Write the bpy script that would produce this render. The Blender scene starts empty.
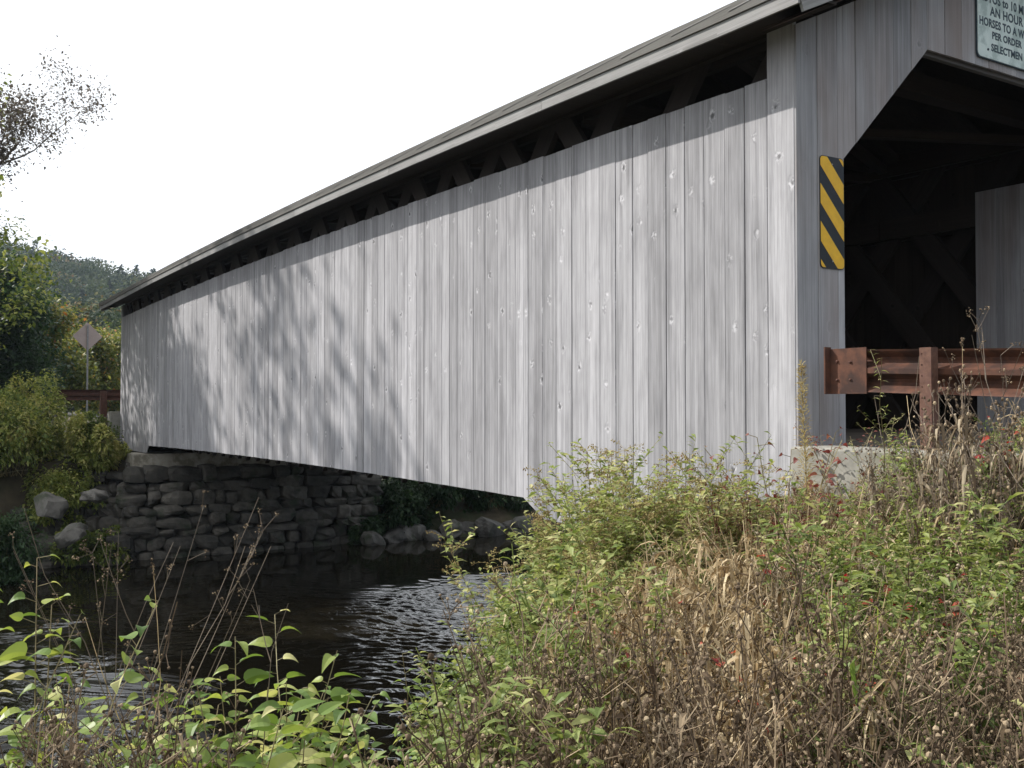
import bpy, math, random
import numpy as np
from mathutils import Vector, Matrix
R = math.radians
rng = np.random.default_rng(7)
random.seed(7)
scene = bpy.context.scene
col = scene.collection

# ------------------------------------------------------------------ camera
CAM = np.array([5.33, -6.0, 0.0])
HEAD = R(32.4)
FW = np.array([-math.cos(HEAD), math.sin(HEAD), 0.0])
RT = np.array([math.sin(HEAD), math.cos(HEAD), 0.0])
FPX = 1000.0
cd = bpy.data.cameras.new('camera'); cam = bpy.data.objects.new('camera', cd); col.objects.link(cam)
cam.location = CAM
cam.rotation_euler = (R(90 + 1.375), 0, math.atan2(-FW[0], FW[1]))
cd.sensor_width = 36; cd.lens = 36 * FPX / 1024; cd.clip_end = 5000; cd.clip_start = 0.05
scene.camera = cam

# ------------------------------------------------------------------ world, sun, exposure
SUN_AZ = R(40)      # angle from the long wall's plane
SUN_EL = R(39.5)
TO_SUN = np.array([-math.cos(SUN_AZ) * math.cos(SUN_EL), -math.sin(SUN_AZ) * math.cos(SUN_EL), math.sin(SUN_EL)])
w = bpy.data.worlds.new('World'); scene.world = w; w.use_nodes = True
nt = w.node_tree; nt.nodes.clear()
out = nt.nodes.new('ShaderNodeOutputWorld'); bg = nt.nodes.new('ShaderNodeBackground')
sky = nt.nodes.new('ShaderNodeTexSky'); sky.sky_type = 'NISHITA'; sky.sun_disc = False
sky.sun_elevation = SUN_EL
sky.sun_rotation = math.atan2(TO_SUN[0], TO_SUN[1])
sky.air_density = 1.0; sky.dust_density = 3.0; sky.ozone_density = 1.0
# thin bright cloud veil, thickest towards the sun
tc = nt.nodes.new('ShaderNodeTexCoord')
dp = nt.nodes.new('ShaderNodeVectorMath'); dp.operation = 'DOT_PRODUCT'
dp.inputs[1].default_value = tuple(TO_SUN)
nt.links.new(tc.outputs['Generated'], dp.inputs[0])
mr = nt.nodes.new('ShaderNodeMapRange'); mr.inputs['From Min'].default_value = -0.75; mr.inputs['From Max'].default_value = 0.35
mr.inputs['To Min'].default_value = 0.0; mr.inputs['To Max'].default_value = 1.0
nt.links.new(dp.outputs['Value'], mr.inputs['Value'])
ns = nt.nodes.new('ShaderNodeTexNoise'); ns.inputs['Scale'].default_value = 1.6; ns.inputs['Detail'].default_value = 5
nt.links.new(tc.outputs['Generated'], ns.inputs['Vector'])
veil = nt.nodes.new('ShaderNodeMapRange'); veil.inputs['From Min'].default_value = 0.35; veil.inputs['From Max'].default_value = 0.65
veil.inputs['To Min'].default_value = 0.92; veil.inputs['To Max'].default_value = 1.0
nt.links.new(ns.outputs['Fac'], veil.inputs['Value'])
mul = nt.nodes.new('ShaderNodeMath'); mul.operation = 'MULTIPLY'
nt.links.new(mr.outputs[0], mul.inputs[0]); nt.links.new(veil.outputs[0], mul.inputs[1])
mx = nt.nodes.new('ShaderNodeMix'); mx.data_type = 'RGBA'
mx.inputs['B'].default_value = (11.5, 11.8, 12.2, 1)
nt.links.new(mul.outputs[0], mx.inputs['Factor']); nt.links.new(sky.outputs[0], mx.inputs['A'])
nt.links.new(mx.outputs['Result'], bg.inputs['Color'])
bg.inputs['Strength'].default_value = 0.1
nt.links.new(bg.outputs[0], out.inputs['Surface'])
sd = bpy.data.lights.new('sun', 'SUN'); sd.energy = 5.0; sd.angle = R(0.55); sd.color = (1.0, 0.96, 0.9)
sun = bpy.data.objects.new('sun', sd); col.objects.link(sun)
sun.rotation_euler = Vector(TO_SUN).to_track_quat('Z', 'Y').to_euler()
scene.view_settings.view_transform = 'Standard'; scene.view_settings.look = 'None'
scene.view_settings.exposure = 0.33; scene.view_settings.gamma = 1.0
scene.view_settings.use_curve_mapping = False
scene.cycles.max_bounces = 6; scene.cycles.transparent_max_bounces = 6
scene.cycles.diffuse_bounces = 3; scene.cycles.glossy_bounces = 3; scene.cycles.transmission_bounces = 4; scene.cycles.volume_bounces = 0

# ------------------------------------------------------------------ helpers: tagging
def tag(o, label=None, cat=None, group=None, kind=None):
    if label: o['label'] = label
    if cat: o['category'] = cat
    if group: o['group'] = group
    if kind: o['kind'] = kind
    return o
def empty(name, loc=(0, 0, 0), rz=0.0, label=None, cat=None, group=None):
    o = bpy.data.objects.new(name, None); o.location = loc; o.rotation_euler = (0, 0, rz); col.objects.link(o)
    o.empty_display_size = 0.2
    return tag(o, label, cat, group)
def clone(root, loc, rz=0.0, s=1.0, label=None, group=None):
    r = root.copy(); col.objects.link(r)
    r.location = loc; r.rotation_euler = (0, 0, rz); r.scale = (s, s, s) if np.isscalar(s) else s
    if label: r['label'] = label
    if group: r['group'] = group
    for ch in list(root.children):
        c = ch.copy(); col.objects.link(c); c.parent = r
        for g in list(ch.children):
            d = g.copy(); col.objects.link(d); d.parent = c
    return r
def pix(px, d, z=0.0):
    """a point at depth d metres in front of the camera on the sight line of image column px"""
    p = CAM + FW * d + RT * ((px - 512) / FPX) * d
    return np.array([p[0], p[1], z])

# ------------------------------------------------------------------ mesh accumulator
class MB:
    def __init__(s): s.V = []; s.F = []; s.T = []; s.B = []; s.n = 0
    def add(s, V, F, tint=0.5, bc=None):
        V = np.asarray(V, float).reshape(-1, 3); F = np.asarray(F, int)
        if F.shape[1] == 3: F = np.concatenate([F, -np.ones((len(F), 1), int) - s.n], 1)
        s.V.append(V); s.F.append(F + s.n)
        t = np.full(len(V), float(tint)) if np.isscalar(tint) else np.asarray(tint, float)
        s.T.append(t); s.B.append(V * 1.0 if bc is None else np.asarray(bc, float)); s.n += len(V)
    def box(s, lo, hi, rnd=None, long=2):
        lo = np.array(lo, float); hi = np.array(hi, float)
        c = np.array([[x, y, z] for x in (0, 1) for y in (0, 1) for z in (0, 1)])
        V = lo + c * (hi - lo)
        F = [[0, 1, 3, 2], [4, 6, 7, 5], [0, 4, 5, 1], [2, 3, 7, 6], [0, 2, 6, 4], [1, 5, 7, 3]]
        s._wood(V, F, rnd, long)
    def _wood(s, V, F, rnd, long):
        rnd = random.random() if rnd is None else rnd
        o = [a for a in range(3) if a != long]
        bc = np.stack([V[:, o[0]] + V[:, o[1]] * 0.77, V[:, long] + rnd * 37, np.full(len(V), rnd)], 1)
        s.add(V, F, rnd, bc)
    def beam(s, a, b, wd, th, up=(0, 0, 1), rnd=None):
        """rectangular timber from a to b; wd across 'side', th along 'up'"""
        a = np.array(a, float); b = np.array(b, float); d = b - a; L = np.linalg.norm(d); d /= L
        sd_ = np.cross(d, up); sd_ /= np.linalg.norm(sd_); u = np.cross(sd_, d)
        V = []; bc = []; rnd = random.random() if rnd is None else rnd
        for t in (0, L):
            for i, j in ((-1, -1), (1, -1), (1, 1), (-1, 1)):
                V.append(a + d * t + sd_ * i * wd / 2 + u * j * th / 2); bc.append([i * wd / 2 + j * th * .4, t + rnd * 37, rnd])
        F = [[3, 2, 1, 0], [4, 5, 6, 7], [0, 1, 5, 4], [1, 2, 6, 5], [2, 3, 7, 6], [3, 0, 4, 7]]
        s.add(V, F, rnd, bc)
    def obj(s, name, mat, parent=None, smooth=False):
        V = np.concatenate(s.V); F = np.concatenate(s.F); T = np.concatenate(s.T); B = np.concatenate(s.B)
        tri = F[:, 3] < 0
        me = bpy.data.meshes.new(name)
        ln = np.where(tri, 3, 4); st = np.concatenate([[0], np.cumsum(ln)[:-1]])
        idx = F.reshape(-1); idx = idx[idx >= 0]
        me.vertices.add(len(V)); me.vertices.foreach_set('co', V.astype(np.float32).ravel())
        me.loops.add(len(idx)); me.loops.foreach_set('vertex_index', idx.astype(np.int32))
        me.polygons.add(len(F)); me.polygons.foreach_set('loop_start', st.astype(np.int32))
        me.update(calc_edges=True)
        me.polygons.foreach_set('use_smooth', np.full(len(F), smooth, bool))
        a = me.attributes.new('tint', 'FLOAT', 'POINT'); a.data.foreach_set('value', T.astype(np.float32))
        a = me.attributes.new('bc', 'FLOAT_VECTOR', 'POINT'); a.data.foreach_set('vector', B.astype(np.float32).ravel())
        me.validate()
        o = bpy.data.objects.new(name, me); col.objects.link(o)
        ms = mat if isinstance(mat, (list, tuple)) else [mat]
        for m in ms: me.materials.append(m)
        if parent: o.parent = parent
        return o

def unit(a): return a / np.maximum(np.linalg.norm(a, axis=-1, keepdims=True), 1e-9)
def rand_dirs(n, zmin=-1, zmax=1):
    z = rng.uniform(zmin, zmax, n); a = rng.uniform(0, 2 * np.pi, n); r = np.sqrt(1 - z * z)
    return np.stack([r * np.cos(a), r * np.sin(a), z], 1)

PROF_LEAF = ([0, .3, .65, 1.0], [.12, 1.0, .75, 0.02])
PROF_HEART = ([0, .08, .22, .42, .62, .82, 1.0], [.35, .8, 1.0, .95, .7, .36, .02])
PROF_GRASS = ([0, .35, .7, 1.0], [.8, 1.0, .7, .05])
PROF_QUICK = ([0, .45, 1.0], [.25, 1.0, .05])
def blades(mb, P, D, L, W, prof=PROF_LEAF, droop=0.3, fold=0.15, tint=None, roll=None):
    """many leaves or grass blades at once: strips of three points per row"""
    P = np.asarray(P, float); n = len(P)
    if n == 0: return
    D = unit(np.asarray(D, float)); L = np.broadcast_to(L, n).astype(float); W = np.broadcast_to(W, n).astype(float)
    droop = np.broadcast_to(droop, n).astype(float)
    up = np.tile([0, 0, 1.0], (n, 1)) + rng.normal(0, .35, (n, 3)) if roll is None else roll
    S = unit(np.cross(D, up)); N = unit(np.cross(S, D))
    ts, ws = prof; k = len(ts); V = np.zeros((n, k, 3, 3))
    for i, (t, wd) in enumerate(zip(ts, ws)):
        c = P + D * (L * t)[:, None]; c = c - np.array([0, 0, 1.0]) * (droop * L * t * t)[:, None]
        c = c + D * (-(0.25 * droop ** 2) * L * t * t)[:, None]
        hw = (W * wd / 2)[:, None]
        V[:, i, 0] = c - S * hw + N * hw * fold * 2; V[:, i, 1] = c; V[:, i, 2] = c + S * hw + N * hw * fold * 2
    F = []
    for i in range(k - 1):
        for j in range(2):
            a = i * 3 + j; F.append([a, a + 1, a + 4, a + 3])
    F = np.array(F)[None] + (np.arange(n) * k * 3)[:, None, None]
    tint = rng.uniform(0, 1, n) if tint is None else np.broadcast_to(tint, n)
    mb.add(V.reshape(-1, 3), F.reshape(-1, 4), np.repeat(tint, k * 3))
def tubes(mb, PL, Rr, tint=None, sides=3):
    """PL (n,k,3) polylines, Rr (n,k) radii"""
    PL = np.asarray(PL, float); n, k, _ = PL.shape; Rr = np.broadcast_to(Rr, (n, k))
    d = unit(np.gradient(PL, axis=1)); ref = np.where(np.abs(d[..., 2:3]) > .9, np.array([1.0, 0, 0]), np.array([0, 0, 1.0]))
    ref = np.broadcast_to(ref[:, :1], d.shape)
    a = unit(np.cross(d, ref)); b = np.cross(d, a)
    V = np.zeros((n, k, sides, 3))
    for s_ in range(sides):
        an = 2 * np.pi * s_ / sides; V[:, :, s_] = PL + (a * np.cos(an) + b * np.sin(an)) * Rr[..., None]
    F = []
    for i in range(k - 1):
        for s_ in range(sides):
            s2 = (s_ + 1) % sides; F.append([i * sides + s_, i * sides + s2, (i + 1) * sides + s2, (i + 1) * sides + s_])
    F = np.array(F)[None] + (np.arange(n) * k * sides)[:, None, None]
    tint = rng.uniform(0, 1, n) if tint is None else np.broadcast_to(tint, n)
    mb.add(V.reshape(-1, 3), F.reshape(-1, 4), np.repeat(tint, k * sides))
_p = (1 + 5 ** .5) / 2
OCT = np.array([[-1, _p, 0], [1, _p, 0], [-1, -_p, 0], [1, -_p, 0], [0, -1, _p], [0, 1, _p], [0, -1, -_p], [0, 1, -_p], [_p, 0, -1], [_p, 0, 1], [-_p, 0, -1], [-_p, 0, 1]]) / 1.9
OCTF = np.array([[0, 11, 5], [0, 5, 1], [0, 1, 7], [0, 7, 10], [0, 10, 11], [1, 5, 9], [5, 11, 4], [11, 10, 2], [10, 7, 6], [7, 1, 8], [3, 9, 4], [3, 4, 2], [3, 2, 6], [3, 6, 8], [3, 8, 9], [4, 9, 5], [2, 4, 11], [6, 2, 10], [8, 6, 7], [9, 8, 1]])
def heads(mb, P, r, tint=None):
    P = np.asarray(P, float); n = len(P); r = np.broadcast_to(r, n)
    V = P[:, None] + (OCT[None] + rng.normal(0, .13, (n, 12, 3))) * r[:, None, None]
    F = OCTF[None] + (np.arange(n) * 12)[:, None, None]
    tint = rng.uniform(0, 1, n) if tint is None else np.broadcast_to(tint, n)
    mb.add(V.reshape(-1, 3), F.reshape(-1, 3), np.repeat(tint, 12))

# ------------------------------------------------------------------ materials
def new_mat(name):
    m = bpy.data.materials.new(name); m.use_nodes = True; t = m.node_tree; t.nodes.clear()
    o = t.nodes.new('ShaderNodeOutputMaterial'); p = t.nodes.new('ShaderNodeBsdfPrincipled'); t.links.new(p.outputs[0], o.inputs[0])
    return m, t, p, o
def N(t, typ, **kw):
    n = t.nodes.new(typ)
    for k, v in kw.items():
        if k.startswith('_'): setattr(n, k[1:], v)
        else: n.inputs[k.replace('__', ' ')].default_value = v
    return n
def ramp(t, fac, stops, interp='LINEAR'):
    r = t.nodes.new('ShaderNodeValToRGB'); e = r.color_ramp.elements; r.color_ramp.interpolation = interp
    while len(e) < len(stops): e.new(0.5)
    for el, (p, c) in zip(e, stops): el.position = p; el.color = (*c, 1) if len(c) == 3 else c
    t.links.new(fac, r.inputs[0]); return r
def attr(t, name): n = t.nodes.new('ShaderNodeAttribute'); n.attribute_name = name; return n
def vmul(t, v, s):
    n = t.nodes.new('ShaderNodeVectorMath'); n.operation = 'MULTIPLY'; n.inputs[1].default_value = s; t.links.new(v, n.inputs[0]); return n.outputs[0]
def noise(t, v, scale, detail=3, rough=.5, dist=0):
    n = N(t, 'ShaderNodeTexNoise', Scale=scale, Detail=detail, Roughness=rough, Distortion=dist); t.links.new(v, n.inputs['Vector']); return n.outputs['Fac']
def math_(t, op, a, b=0.0, c=None, clamp=False):
    n = t.nodes.new('ShaderNodeMath'); n.operation = op; n.use_clamp = clamp
    for i, v in enumerate((a, b, c)):
        if v is None: continue
        if isinstance(v, (int, float)): n.inputs[i].default_value = v
        else: t.links.new(v, n.inputs[i])
    return n.outputs[0]
def mixc(t, fac, a, b, mode='MIX'):
    n = t.nodes.new('ShaderNodeMix'); n.data_type = 'RGBA'; n.blend_type = mode
    if isinstance(fac, (int, float)): n.inputs['Factor'].default_value = fac
    else: t.links.new(fac, n.inputs['Factor'])
    for k, v in (('A', a), ('B', b)):
        if isinstance(v, tuple): n.inputs[k].default_value = (*v, 1)
        else: t.links.new(v, n.inputs[k])
    return n.outputs['Result']
def maprange(t, v, a, b, c, d, smooth=False):
    n = t.nodes.new('ShaderNodeMapRange'); n.inputs[1].default_value = a; n.inputs[2].default_value = b; n.inputs[3].default_value = c; n.inputs[4].default_value = d
    if smooth: n.interpolation_type = 'SMOOTHSTEP'
    t.links.new(v, n.inputs[0]); return n.outputs[0]

def wood_mat(name, base, dark, warm=None, knots=0.5, rough=.75, bump=.5, contrast=1.0, pale=.42, tone=(.8, 1.1)):
    m, t, p, o = new_mat(name)
    bc = attr(t, 'bc').outputs['Vector']
    tint = attr(t, 'tint').outputs['Fac']
    # knots: cells stretched along the board
    dn = N(t, 'ShaderNodeTexNoise', Scale=1.0, Detail=2.0); t.links.new(vmul(t, bc, (22, 17, 13)), dn.inputs['Vector'])
    dv = t.nodes.new('ShaderNodeVectorMath'); dv.operation = 'MULTIPLY_ADD'; dv.inputs[1].default_value = (.05, .06, 0); t.links.new(dn.outputs['Color'], dv.inputs[0]); t.links.new(bc, dv.inputs[2])
    kv = vmul(t, dv.outputs[0], (5.6, 4.2, 61.0))
    vo = N(t, 'ShaderNodeTexVoronoi', Scale=1.0, Randomness=0.9)
    t.links.new(kv, vo.inputs['Vector'])
    kd = vo.outputs['Distance']
    sep = t.nodes.new('ShaderNodeSeparateColor'); t.links.new(vo.outputs['Color'], sep.inputs[0])
    pick = maprange(t, sep.outputs[0], 1 - knots, 1 - knots + .02, 0, 1)
    core = math_(t, 'MULTIPLY', maprange(t, kd, .04, .17, 1, 0, True), pick)
    halo = math_(t, 'MULTIPLY', maprange(t, kd, .12, .30, 1, 0, True), pick)
    # grain bends round the knots
    comb = t.nodes.new('ShaderNodeCombineXYZ'); t.links.new(math_(t, 'MULTIPLY', halo, .055), comb.inputs[0])
    t.links.new(math_(t, 'MULTIPLY', halo, .22), comb.inputs[1])
    ad = t.nodes.new('ShaderNodeVectorMath'); t.links.new(bc, ad.inputs[0]); t.links.new(comb.outputs[0], ad.inputs[1])
    gv = ad.outputs[0]
    fine = noise(t, vmul(t, gv, (120, 2.2, 43)), 1, 4, .6)
    mid = noise(t, vmul(t, gv, (26, .35, 29)), 1, 3, .55)
    blot = noise(t, vmul(t, bc, (3.2, 1.3, 5)), 1, 3, .6)
    f = math_(t, 'ADD', math_(t, 'MULTIPLY', fine, .34), math_(t, 'ADD', math_(t, 'MULTIPLY', mid, .32), math_(t, 'MULTIPLY', blot, .34)))
    f = maprange(t, f, .5 - .17 / contrast, .5 + .17 / contrast, 0, 1)
    c = mixc(t, f, dark, base)
    tone = maprange(t, tint, 0, 1, *tone)
    tn = t.nodes.new('ShaderNodeVectorMath'); tn.operation = 'SCALE'; t.links.new(c, tn.inputs[0]); t.links.new(tone, tn.inputs['Scale'])
    c = tn.outputs[0]
    c = mixc(t, math_(t, 'MULTIPLY', maprange(t, blot, .55, .75, 0, .35), 1.0), c, tuple(x * .62 for x in dark))
    stain = noise(t, vmul(t, bc, (9, .22, 31)), 1, 3, .6)
    c = mixc(t, maprange(t, stain, .54, .72, 0, .5), c, tuple(x * .72 for x in dark))
    if warm:
        wf = noise(t, vmul(t, bc, (2.0, .5, 17)), 1, 2)
        c = mixc(t, maprange(t, wf, .45, .7, 0, .55), c, warm)
    c = mixc(t, math_(t, 'MULTIPLY', core, .8), c, tuple(x * .35 for x in dark))
    wing = maprange(t, noise(t, vmul(t, bc, (30, 30, 9)), 1, 2), .48, .6, 0, 1, True)
    knot_glint = math_(t, 'MULTIPLY', math_(t, 'MULTIPLY', math_(t, 'SUBTRACT', halo, core, clamp=True), wing), pale)
    c = mixc(t, knot_glint, c, tuple(min(1, x * 1.5) for x in base))  # pale flecks by the knots: sun highlights put into the board colour
    t.links.new(c, p.inputs['Base Color'])
    p.inputs['Roughness'].default_value = rough; p.inputs['Specular IOR Level'].default_value = .3
    hgt = math_(t, 'ADD', math_(t, 'ADD', math_(t, 'MULTIPLY', fine, .5), math_(t, 'MULTIPLY', mid, .25)), math_(t, 'MULTIPLY', halo, .45))
    b = N(t, 'ShaderNodeBump', Strength=bump, Distance=.006); t.links.new(hgt, b.inputs['Height']); t.links.new(b.outputs[0], p.inputs['Normal'])
    return m

def leaf_mat(name, stops, trans=.4, rough=.5, tcol=1.25):
    m, t, p, o = new_mat(name)
    tint = attr(t, 'tint').outputs['Fac']
    geo = t.nodes.new('ShaderNodeNewGeometry')
    nz = noise(t, vmul(t, geo.outputs['Position'], (9, 9, 9)), 1, 2)
    f = math_(t, 'ADD', tint, maprange(t, nz, .3, .7, -.12, .12), clamp=True)
    r = ramp(t, f, stops)
    t.links.new(r.outputs[0], p.inputs['Base Color']); p.inputs['Roughness'].default_value = rough
    p.inputs['Specular IOR Level'].default_value = .35
    tr = t.nodes.new('ShaderNodeBsdfTranslucent'); hs = N(t, 'ShaderNodeHueSaturation', Hue=.49, Saturation=1.1, Value=tcol)
    t.links.new(r.outputs[0], hs.inputs['Color']); t.links.new(hs.outputs[0], tr.inputs['Color'])
    mx_ = N(t, 'ShaderNodeMixShader', Fac=trans); t.links.new(p.outputs[0], mx_.inputs[1]); t.links.new(tr.outputs[0], mx_.inputs[2])
    t.links.new(mx_.outputs[0], o.inputs[0])
    return m
def plain_mat(name, a, b, scale=6, rough=.8, bump=.3, bdist=.02, metallic=0, detail=6, c3=None, s3=1.5, coords='pos'):
    m, t, p, o = new_mat(name)
    geo = t.nodes.new('ShaderNodeNewGeometry'); v = geo.outputs['Position']
    n1 = noise(t, v, scale, detail, .6); f = maprange(t, n1, .35, .65, 0, 1)
    c = mixc(t, f, a, b)
    if c3: c = mixc(t, maprange(t, noise(t, v, s3, 4, .6), .5, .62, 0, .9), c, c3)
    t.links.new(c, p.inputs['Base Color']); p.inputs['Roughness'].default_value = rough; p.inputs['Metallic'].default_value = metallic
    p.inputs['Specular IOR Level'].default_value = .3
    bm_ = N(t, 'ShaderNodeBump', Strength=bump, Distance=bdist); t.links.new(n1, bm_.inputs['Height']); t.links.new(bm_.outputs[0], p.inputs['Normal'])
    return m

M = {}
M['siding'] = wood_mat('weathered_siding', (.53, .522, .542), (.162, .159, .167), knots=.48, bump=1.0, pale=.5, tone=(.74, 1.10))
M['portal'] = wood_mat('weathered_portal_boards', (.50, .495, .51), (.22, .218, .23), (.20, .14, .11), knots=.42, bump=.8, pale=.0)
M['inner'] = wood_mat('inner_boards', (.26, .25, .25), (.13, .12, .12), knots=.3)
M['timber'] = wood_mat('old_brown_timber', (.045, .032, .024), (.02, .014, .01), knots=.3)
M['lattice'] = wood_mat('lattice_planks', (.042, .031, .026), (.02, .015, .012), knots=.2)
M['fascia'] = wood_mat('fascia_wood', (.32, .315, .31), (.13, .125, .12), knots=.15)
M['deck'] = wood_mat('deck_planks', (.20, .17, .14), (.09, .075, .06), knots=.2)
M['roofmetal'] = plain_mat('roof_sheet', (.09, .09, .085), (.16, .155, .15), 5, .5, .1, .01)
M['stone'] = None
M['concrete'] = plain_mat('old_concrete', (.30, .27, .22), (.42, .39, .33), 7, .9, .5, .01, c3=(.17, .15, .11), s3=3)
M['concrete_pale'] = plain_mat('pale_concrete', (.22, .212, .185), (.30, .288, .25), 7, .9, .5, .01, c3=(.19, .18, .14), s3=2.5)
M['rust'] = plain_mat('rusted_steel', (.055, .025, .017), (.115, .047, .027), 11, .8, .4, .003, c3=(.035, .018, .014), s3=5)
M['rust_post'] = plain_mat('rusted_post', (.085, .042, .03), (.15, .08, .056), 22, .8, .3, .003, c3=(.1, .05, .04), s3=9)
M['rust_dark'] = plain_mat('dark_rusted_steel', (.07, .035, .025), (.12, .055, .04), 14, .8, .3, .003)
M['yellow'] = plain_mat('yellow_sheeting', (.80, .47, .03), (.70, .40, .03), 12, .45, .05, .002)
M['black'] = plain_mat('black_sheeting', (.012, .013, .016), (.02, .02, .024), 12, .4, .05, .002)
M['signwhite'] = plain_mat('sign_enamel', (.58, .68, .65), (.66, .74, .70), 9, .5, .1, .002, c3=(.40, .49, .46), s3=6)
M['signback'] = plain_mat('sign_back', (.42, .33, .30), (.5, .40, .36), 3, .55, .1, .002)
M['letter'] = plain_mat('letter_paint', (.035, .055, .075), (.06, .085, .10), 40, .6, .05, .002)
M['steel'] = plain_mat('galvanised_steel', (.25, .24, .24), (.35, .34, .33), 20, .5, .1, .002, metallic=.3)
M['soil'] = plain_mat('soil', (.045, .036, .022), (.08, .065, .04), 3, .95, .6, .05, c3=(.035, .042, .018), s3=.7)
M['asphalt'] = plain_mat('worn_asphalt', (.07, .07, .068), (.11, .105, .10), 20, .9, .4, .01)
M['bark'] = plain_mat('bark', (.07, .055, .045), (.14, .115, .095), 12, .9, .6, .02)
M['twig'] = plain_mat('twig', (.10, .08, .06), (.17, .14, .11), 30, .85, .2, .003)
def stone_mat(name, a, b, moss):
    m, t, p, o = new_mat(name)
    geo = t.nodes.new('ShaderNodeNewGeometry'); v = geo.outputs['Position']
    n1 = noise(t, v, 4, 7, .65); c = mixc(t, maprange(t, n1, .35, .65, 0, 1), a, b)
    tint = attr(t, 'tint').outputs['Fac']
    s_ = t.nodes.new('ShaderNodeVectorMath'); s_.operation = 'SCALE'; t.links.new(c, s_.inputs[0]); t.links.new(maprange(t, tint, 0, 1, .55, 1.35), s_.inputs['Scale'])
    c = mixc(t, maprange(t, noise(t, v, 1.7, 5, .6), .55, .66, 0, .8), s_.outputs[0], moss)
    t.links.new(c, p.inputs['Base Color']); p.inputs['Roughness'].default_value = .85
    b_ = N(t, 'ShaderNodeBump', Strength=.7, Distance=.04); t.links.new(n1, b_.inputs['Height']); t.links.new(b_.outputs[0], p.inputs['Normal'])
    return m
M['stone'] = stone_mat('abutment_stone', (.05, .045, .038), (.12, .108, .09), (.025, .036, .015))
M['boulder'] = stone_mat('river_boulder', (.07, .066, .058), (.14, .13, .115), (.035, .045, .02))
# foliage: dark .. light
G = {}
G['goldenrod'] = leaf_mat('goldenrod_leaves', [(0, (.06, .085, .02)), (.4, (.15, .205, .05)), (.75, (.30, .34, .11)), (1, (.54, .50, .24))], .42)
G['plume'] = leaf_mat('faded_plume', [(0, (.20, .13, .06)), (.5, (.38, .30, .13)), (1, (.52, .46, .22))], .3, .8)
G['broad'] = leaf_mat('broad_leaves', [(0, (.05, .10, .02)), (.45, (.15, .23, .05)), (.8, (.32, .37, .09)), (1, (.52, .50, .22))], .4, .42)
G['grass'] = leaf_mat('green_grass', [(0, (.07, .13, .02)), (.5, (.18, .29, .06)), (1, (.38, .44, .15))], .35)
G['dry'] = leaf_mat('dry_grass', [(0, (.20, .13, .06)), (.5, (.44, .33, .17)), (1, (.72, .62, .42))], .3, .7)
G['deadleaf'] = leaf_mat('dead_leaves', [(0, (.11, .07, .035)), (.5, (.37, .28, .15)), (1, (.70, .58, .38))], .3, .7)
G['tanmix'] = leaf_mat('withered_growth', [(0, (.08, .055, .035)), (.5, (.23, .175, .11)), (1, (.50, .42, .30))], .25, .8)
G['seed'] = leaf_mat('seed_heads', [(0, (.06, .04, .024)), (.6, (.17, .12, .075)), (1, (.40, .31, .20))], .15, .9)
G['red'] = leaf_mat('red_leaves', [(0, (.13, .015, .012)), (.5, (.32, .035, .025)), (1, (.46, .13, .06))], .4)
G['maroon'] = leaf_mat('maroon_leaves', [(0, (.09, .025, .02)), (.5, (.20, .065, .05)), (.85, (.30, .15, .09)), (1, (.25, .30, .08))], .35)
G['bush'] = leaf_mat('bank_bush_leaves', [(0, (.05, .085, .02)), (.4, (.15, .20, .045)), (.8, (.36, .39, .10)), (1, (.54, .50, .18))], .4)
G['darkbush'] = leaf_mat('shade_toned_bush_leaves', [(0, (.015, .035, .012)), (.5, (.03, .065, .022)), (1, (.07, .11, .04))], .3)  # leaf green darkened to carry the shade this growth stands in
G['tree'] = leaf_mat('tree_leaves', [(0, (.05, .08, .02)), (.4, (.11, .15, .035)), (.8, (.24, .26, .07)), (1, (.36, .30, .10))], .45)
G['greytree'] = leaf_mat('thin_tree_leaves', [(0, (.06, .05, .04)), (.5, (.11, .09, .07)), (1, (.17, .14, .09))], .2)
G['forest'] = leaf_mat('forest_leaves', [(0, (.014, .028, .016)), (.35, (.026, .045, .02)), (.6, (.05, .075, .026)), (.82, (.10, .115, .04)), (1, (.16, .10, .045))], .2, .8)
G['midtree'] = leaf_mat('valley_tree_leaves', [(0, (.05, .08, .02)), (.4, (.11, .14, .03)), (.75, (.25, .25, .06)), (.9, (.38, .30, .08)), (1, (.42, .18, .06))], .4)
G['darkstem'] = leaf_mat('withered_stems', [(0, (.07, .05, .035)), (.5, (.15, .115, .085)), (1, (.27, .22, .17))], .1, .8)
G['stem'] = leaf_mat('plant_stems', [(0, (.10, .08, .04)), (.5, (.20, .16, .08)), (1, (.30, .27, .15))], .1, .7)
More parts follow.
